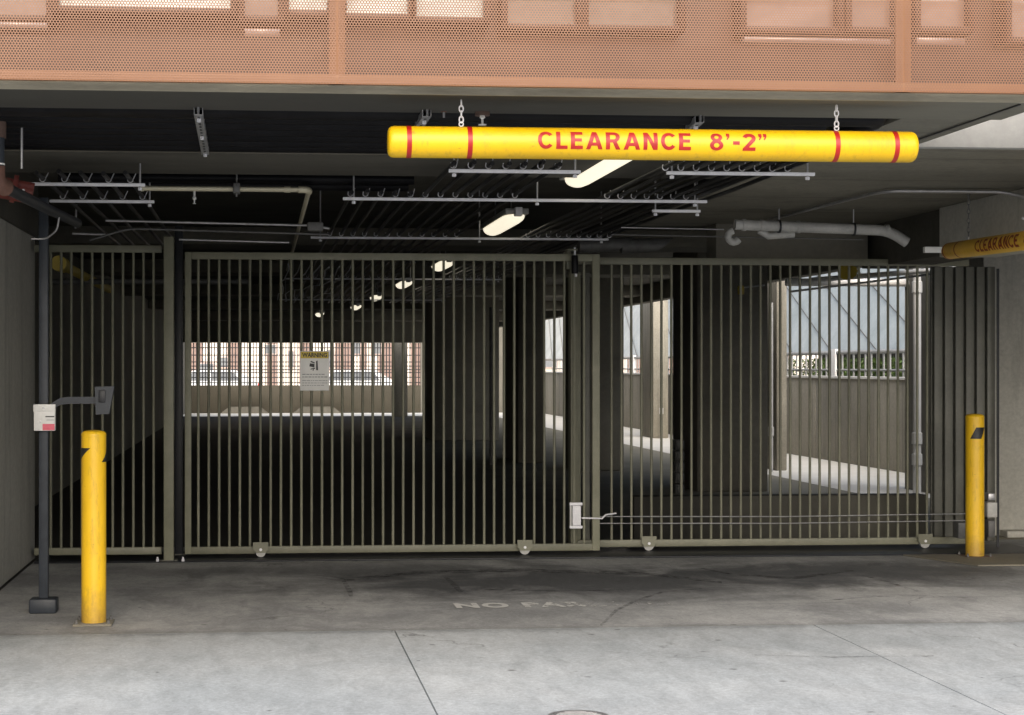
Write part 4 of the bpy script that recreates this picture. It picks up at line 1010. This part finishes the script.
# cream pipe
cpz = 2.70
a = hitZ(142, 188, cpz); b = hitZ(310, 191, cpz); y = (a.y+b.y)/2
cpipe = thing('cream_pipe', 'cream pipe crossing the left ceiling and turning back at an elbow', 'pipe', (b.x, y, cpz))
MB().tube(elbowed([(a.x, y, cpz), (b.x, y, cpz), (b.x, 9.5, cpz)], 0.05), 0.0165, 12).build('pipe_run', M['cream_pipe'], cpipe)
MB().tube(elbowed([(b.x-0.07, y, cpz), (b.x, y, cpz), (b.x, y+0.07, cpz)], 0.05), 0.0225, 12).build('elbow', M['cream_pipe'], cpipe)
for fx in (0.0, 0.49): 
    x = a.x+0.55+fx*0.8 if fx else a.x+0.0
    MB().tube([(x-0.02, y, cpz), (x+0.02, y, cpz)], 0.021, 12).build('coupling', M['cream_pipe'], cpipe)
xh = hitY(238, 187, y).x
MB().tube([(xh, y, cpz-0.05), (xh, y, 3.05)], 0.006, 8).build('hanger', M['galv'], cpipe)
MB().box(xh-0.022, xh+0.022, y-0.03, y+0.03, cpz-0.03, cpz+0.035, 0.006).build('clamp', M['dark_duct'], cpipe)
# small sprinkler head
a = hitZ(196, 200, 2.68)
sp_ = thing('sprinkler_head', 'small pale sprinkler head below the cream pipe', 'sprinkler', a)
MB().lathe([(0, -0.03), (0.012, -0.03), (0.012, -0.026), (0.004, -0.024), (0.006, 0), (0.014, 0.0), (0.014, 0.015), (0.008, 0.02), (0.008, 0.36), (0, 0.36)], a, 12).build('head', M['white_plastic'], sp_)

# thin conduits left
hpipe([hitY(108, 221, 6.0), hitY(310, 226, 6.0), hitY(330, 229, 6.0)], 0.010, 'galv', 'upper thin conduit across the upper left of the gate', 'conduit')
hpipe([hitY(92, 241, 6.05), hitY(130, 229, 6.05), hitY(330, 235, 6.05)], 0.008, 'dark_duct', 'lower thin conduit with a slanted left end', 'conduit', rr=0.1)
hpipe([hitY(181, 240, 6.15), hitY(290, 243, 6.15)], 0.008, 'galv', 'short thin conduit just above the main gate left corner', 'conduit')
hpipe([hitY(75, 234, 6.1), hitY(108, 235, 6.1)], 0.009, 'galv', 'short stub conduit at the left above the fixed panel', 'conduit')
hpipe([hitY(79, 205, 6.1), hitY(78, 229, 6.1)], 0.008, 'galv', 'short vertical conduit at the left above the fixed panel', 'conduit')
a = hitY(308, 223, 5.98); b = hitY(324, 232, 5.98)
tag(MB().box(a.x, b.x, 5.95, 6.03, b.z, a.z, 0.012).build('junction_box', M['dark_duct']), 'small grey junction box on the thin conduits', 'junction box')
hpipe([hitY(620, 228, 6.3), hitY(722, 230, 6.3)], 0.006, 'galv', 'thin wire between dark ducts and grey elbow', 'conduit')
hpipe([hitY(610, 235, 6.3), hitY(860, 240, 6.3)], 0.006, 'dark_duct', 'thin dark wire below the grey pipe', 'conduit')

# grey pvc pipe right
gp = thing('grey_pvc_pipe', 'grey plastic pipe with couplings under the right soffit, ending in an elbow', 'pipe', hitY(815, 230, 6.1))
r = 0.042
pts = [hitY(733, 225, 6.1), hitY(886, 231, 6.1), hitY(904, 243, 6.1)]
MB().tube(elbowed(pts, 0.10), r, 20).build('pipe_run', M['grey_pipe'], gp)
for px in (742, 760, 796, 884):
    q = hitY(px, 225+(px-733)*0.04, 6.1); MB().tube([q-Vector((0.014, 0, 0)), q+Vector((0.014, 0, 0))], r+0.006, 20).build('coupling', M['grey_pipe'], gp)
for px in (777, 851):
    q = hitY(px, 225+(px-733)*0.04, 6.1)
    MB().tube([q-Vector((0.007, 0, 0)), q+Vector((0.007, 0, 0))], r+0.010, 20).build('hanger_ring', M['black_paint'], gp)
    MB().tube([q+UP*r, q+UP*(2.784-q.z)], 0.006, 8).build('hanger_rod', M['galv'], gp)
q = hitY(732, 237, 6.1)
MB().tube([q+Vector((math.cos(t), 0, math.sin(t)))*0.045 for t in [math.pi*(0.55+0.16*i) for i in range(9)]], 0.028, 14).build('trap_bend', M['grey_pipe'], gp)
MB().tube([hitY(755, 231, 6.14), hitY(765, 237, 6.14), hitY(790, 235, 6.14)], 0.028, 14).build('branch', M['grey_pipe'], gp)
# conduit under right soffit
hpipe([hitZ(760, 222, 2.76), hitZ(830, 204, 2.76), hitZ(880, 191.5, 2.76), hitZ(1004, 192.5, 2.76), hitZ(1018, 197, 2.72)], 0.013, 'galv', 'thin steel conduit bending under the right soffit', 'conduit', rr=0.12)
# dark ducts
for (x0, x1, y, lb) in ((578, 624, 246.5, 'left of two dark slant-cut ducts above the gate meeting point'), (620, 664, 247, 'right of two dark slant-cut ducts above the gate meeting point')):
    a = hitY(x0, y, 6.9); b = hitY(x1, y-2, 6.9)
    t = thing('slanted_duct', lb, 'duct', a, 'dark ducts above the gate')
    m = MB(); m.tube([a, b], 0.062, 24)
    m.bm.verts.ensure_lookup_table()
    for v in m.bm.verts:
        if abs(v.co.x-b.x) < 0.02: v.co.x += (v.co.z-b.z)*1.2
    m.build('duct_body', M['dark_duct'], t)
    for k in (0.25, 0.42):
        q = a+(b-a)*k; MB().tube([q-Vector((0.012, 0, 0)), q+Vector((0.012, 0, 0))], 0.067, 24).build('clamp_ring', M['dark_duct'], t)
# small fittings above the yellow bar
q = hitY(476, 104, 3.80)
ft = thing('pipe_elbow', 'brown iron pipe elbow with pale collar behind the yellow bar left chain', 'pipe elbow', q)
MB().tube(elbowed([q+Vector((-0.05, 0, 0.0)), q+Vector((0.03, 0, 0)), q+Vector((0.03, 0, -0.06))], 0.045), 0.036, 16).build('elbow', M['brown_pipe'], ft)
MB().tube([q+Vector((-0.06, 0, 0)), q+Vector((-0.044, 0, 0))], 0.04, 16).build('collar', M['cream_pipe'], ft)
MB().lathe([(0, -0.105), (0.02, -0.105), (0.02, -0.101), (0.006, -0.099), (0.006, -0.075), (0.014, -0.07), (0.012, -0.06)], q+Vector((0.03, 0, 0)), 12).build('sprinkler', M['white_plastic'], ft)
MB().tube([q+Vector((-0.06, 0, 0)), q+Vector((-0.08, 0.0, 0.0)), q+Vector((-0.08, 0.5, 0))], 0.018, 12).build('pipe_stub', M['black_pipe'], ft)
q = hitY(444, 107, 3.80)
ft = thing('pipe_hanger', 'small rusty hanger clamp behind the yellow bar left end', 'pipe hanger', q)
MB().lathe([(0.012, -0.03), (0.02, -0.02), (0.022, 0.01), (0.014, 0.03)], q, 14).build('clamp', M['rust'], ft)
MB().tube([q-UP*0.055, q+UP*0.045], 0.006, 8).build('rod', M['galv'], ft)

# rusty standpipe group, top left corner
q0 = hitY(3, 100, 4.05)
sp2 = thing('standpipe', 'rusty standpipe with black sleeve bending into a dark pipe at the top left corner', 'pipe', q0)
xx = q0.x-0.02
MB().tube([(xx, 4.05, 2.77), (xx, 4.05, 2.69)], 0.05, 20).build('upper_collar', M['brown_pipe'], sp2)
MB().tube([(xx, 4.05, 2.689), (xx, 4.05, 2.55)], 0.042, 20).build('sleeve', M['slate'], sp2)
for z in (2.69, 2.555): MB().tube([(xx, 4.05, z), (xx, 4.05, z+0.008)], 0.0445, 20).build('pale_band', M['white_plastic'], sp2)
MB().tube(elbowed([(xx, 4.05, 2.549), (xx, 4.05, 2.47), (xx+0.03, 4.16, 2.455)], 0.05), 0.045, 20).build('elbow', M['rust'], sp2)
tag(MB().tube([(xx+0.03, 4.095, 2.455), (xx+0.06, 4.6, 2.47), (xx+0.12, 5.3, 2.49)], 0.03, 16).build('dark_pipe', M['black_paint']), 'dark grey pipe running back from the rusty standpipe elbow', 'pipe')
hpipe([(-1.20, 4.1, 2.76), (-1.20, 4.1, 2.55)], 0.007, 'galv', 'thin steel rod beside the standpipe', 'rod')
q = hitY(15, 190, 4.5)
rv = thing('valve_fitting', 'dark red valve fitting with bolts below the standpipe bend', 'valve', q)
m = MB(); m.tube([q+Vector((-0.16, 0, 0.03)), q+Vector((0.11, 0.03, -0.02))], 0.06, 20); m.build('body', M['red_iron'], rv)
MB().tube([q+Vector((0.0, -0.01, 0.005)), q+Vector((0.025, -0.006, 0.0))], 0.078, 20).build('flange', M['red_iron'], rv)
for dx, dz in ((-0.06, 0.02), (-0.055, -0.01), (0.0, 0.01), (0.0, -0.03), (0.07, -0.01), (0.072, -0.035)):
    c = q+Vector((dx, -0.075, dz)); MB().tube([c, c+Vector((0, 0.03, 0))], 0.007, 6).build('bolt', M['galv_light'], rv)
hpipe([(q.x+0.16, 4.9, 2.47), (q.x+0.14, 4.95, 2.38), (q.x+0.07, 5.0, 2.33), (q.x-0.02, 5.0, 2.33)], 0.006, 'galv', 'curved thin steel wire on the left wall top', 'wire', rr=0.03)
# ochre pipe inside behind the left panel
a = hitY(62, 264, 7.3); 
op = thing('ochre_pipe', 'ochre yellow pipe with capped end behind the fixed left panel', 'pipe', a)
MB().tube([a, a+Vector((0.0, 2.4, 0.0))], 0.045, 16).build('pipe_run', M['ochre_pipe'], op)
MB().tube([a+Vector((0, -0.03, 0)), a+Vector((0, 0.12, 0))], 0.07, 20).build('cap', M['ochre_pipe'], op)
hpipe([hitY(50, 282, 8.4), hitY(250, 282, 8.4)], 0.03, 'dark_duct', 'dark pipe crossing behind the left panel and gate corner', 'overhead_pipe')
# small white stub and yellow tag
a = hitY(922, 247, 5.9); b = hitY(937, 253, 5.9)
tag(MB().box(a.x, 5.238, 5.9, 5.95, b.z, a.z, 0.005).build('cable_trunking', M['white_plastic']), 'short white trunking stub beside the right beam end', 'trunking')
a = hitY(739, 290, 9.6); ylp = thing('yellow_lamp', 'small yellow caged beacon on the broad dark column', 'lamp', a)
MB().lathe([(0, -0.06), (0.04, -0.055), (0.045, 0.03), (0.03, 0.05), (0, 0.05)], a, 16).build('housing', M['ochre_pipe'], ylp)
MB().tube([a+Vector((0.04, 0, 0.03)), a+Vector((0.3, 0, 0.06))], 0.012, 8).build('conduit', M['galv'], ylp)
# wall spigot on side beam
a = Vector((5.22, 5.25, 2.56)); hb = thing('wall_bolt', 'small black bolt fitting on the pale beam above the ochre bar', 'fitting', a)
MB().tube([a+Vector((0.02, 0, 0)), a+Vector((-0.03, 0, 0))], 0.022, 12).build('flange', M['black_paint'], hb)
MB().tube([a+Vector((-0.031, 0, 0)), a+Vector((-0.07, 0, 0))], 0.010, 8).build('stud', M['galv_light'], hb)

# ------------------------------------------------------------------ multiply depths about the camera to fit the longer lens
STRETCH = {'garage_building', 'parapet_wall', 'sloped_canopy', 'railing', 'perforated_strut', 'ceiling_lamp', 'cream_pipe', 'ochre_pipe', 'meter_box', 'wall_kerb'}
COMPACT = {'planter_shrub', 'wheel_stop', 'window_grille'}
def lengthen(o):
    o.location.y *= DEPTH_SCALE
    if o.type == 'MESH':
        for v in o.data.vertices: v.co.y *= DEPTH_SCALE
        o.data.update()
    for c in o.children: lengthen(c)
for o in [q for q in scene.objects if q.parent is None and q.type in ('MESH', 'EMPTY') and q is not CB2]:
    base = o.name.split('.')[0]
    if o.type == 'EMPTY':
        if base in STRETCH: lengthen(o)
        else: o.location.y += (DEPTH_SCALE-1)*ANCH.get(o, o.location.y)      # a compact thing keeps its own size and moves to its multiplied depth
    else:
        ys_ = [v.co.y for v in o.data.vertices]; y0, y1 = min(ys_), max(ys_)
        if base in STRETCH or (y1-y0 > 0.3 and base not in COMPACT): lengthen(o)
        else: o.location.y += (DEPTH_SCALE-1)*((y0+y1)/2 if base in COMPACT else y0)

# ------------------------------------------------------------------ render settings
scene.render.engine = 'CYCLES'
scene.view_settings.view_transform = 'Standard'; scene.view_settings.look = 'None'; scene.view_settings.exposure = 0
scene.cycles.max_bounces = 8; scene.cycles.diffuse_bounces = 4; scene.cycles.transparent_max_bounces = 12
scene.cycles.sample_clamp_indirect = 5
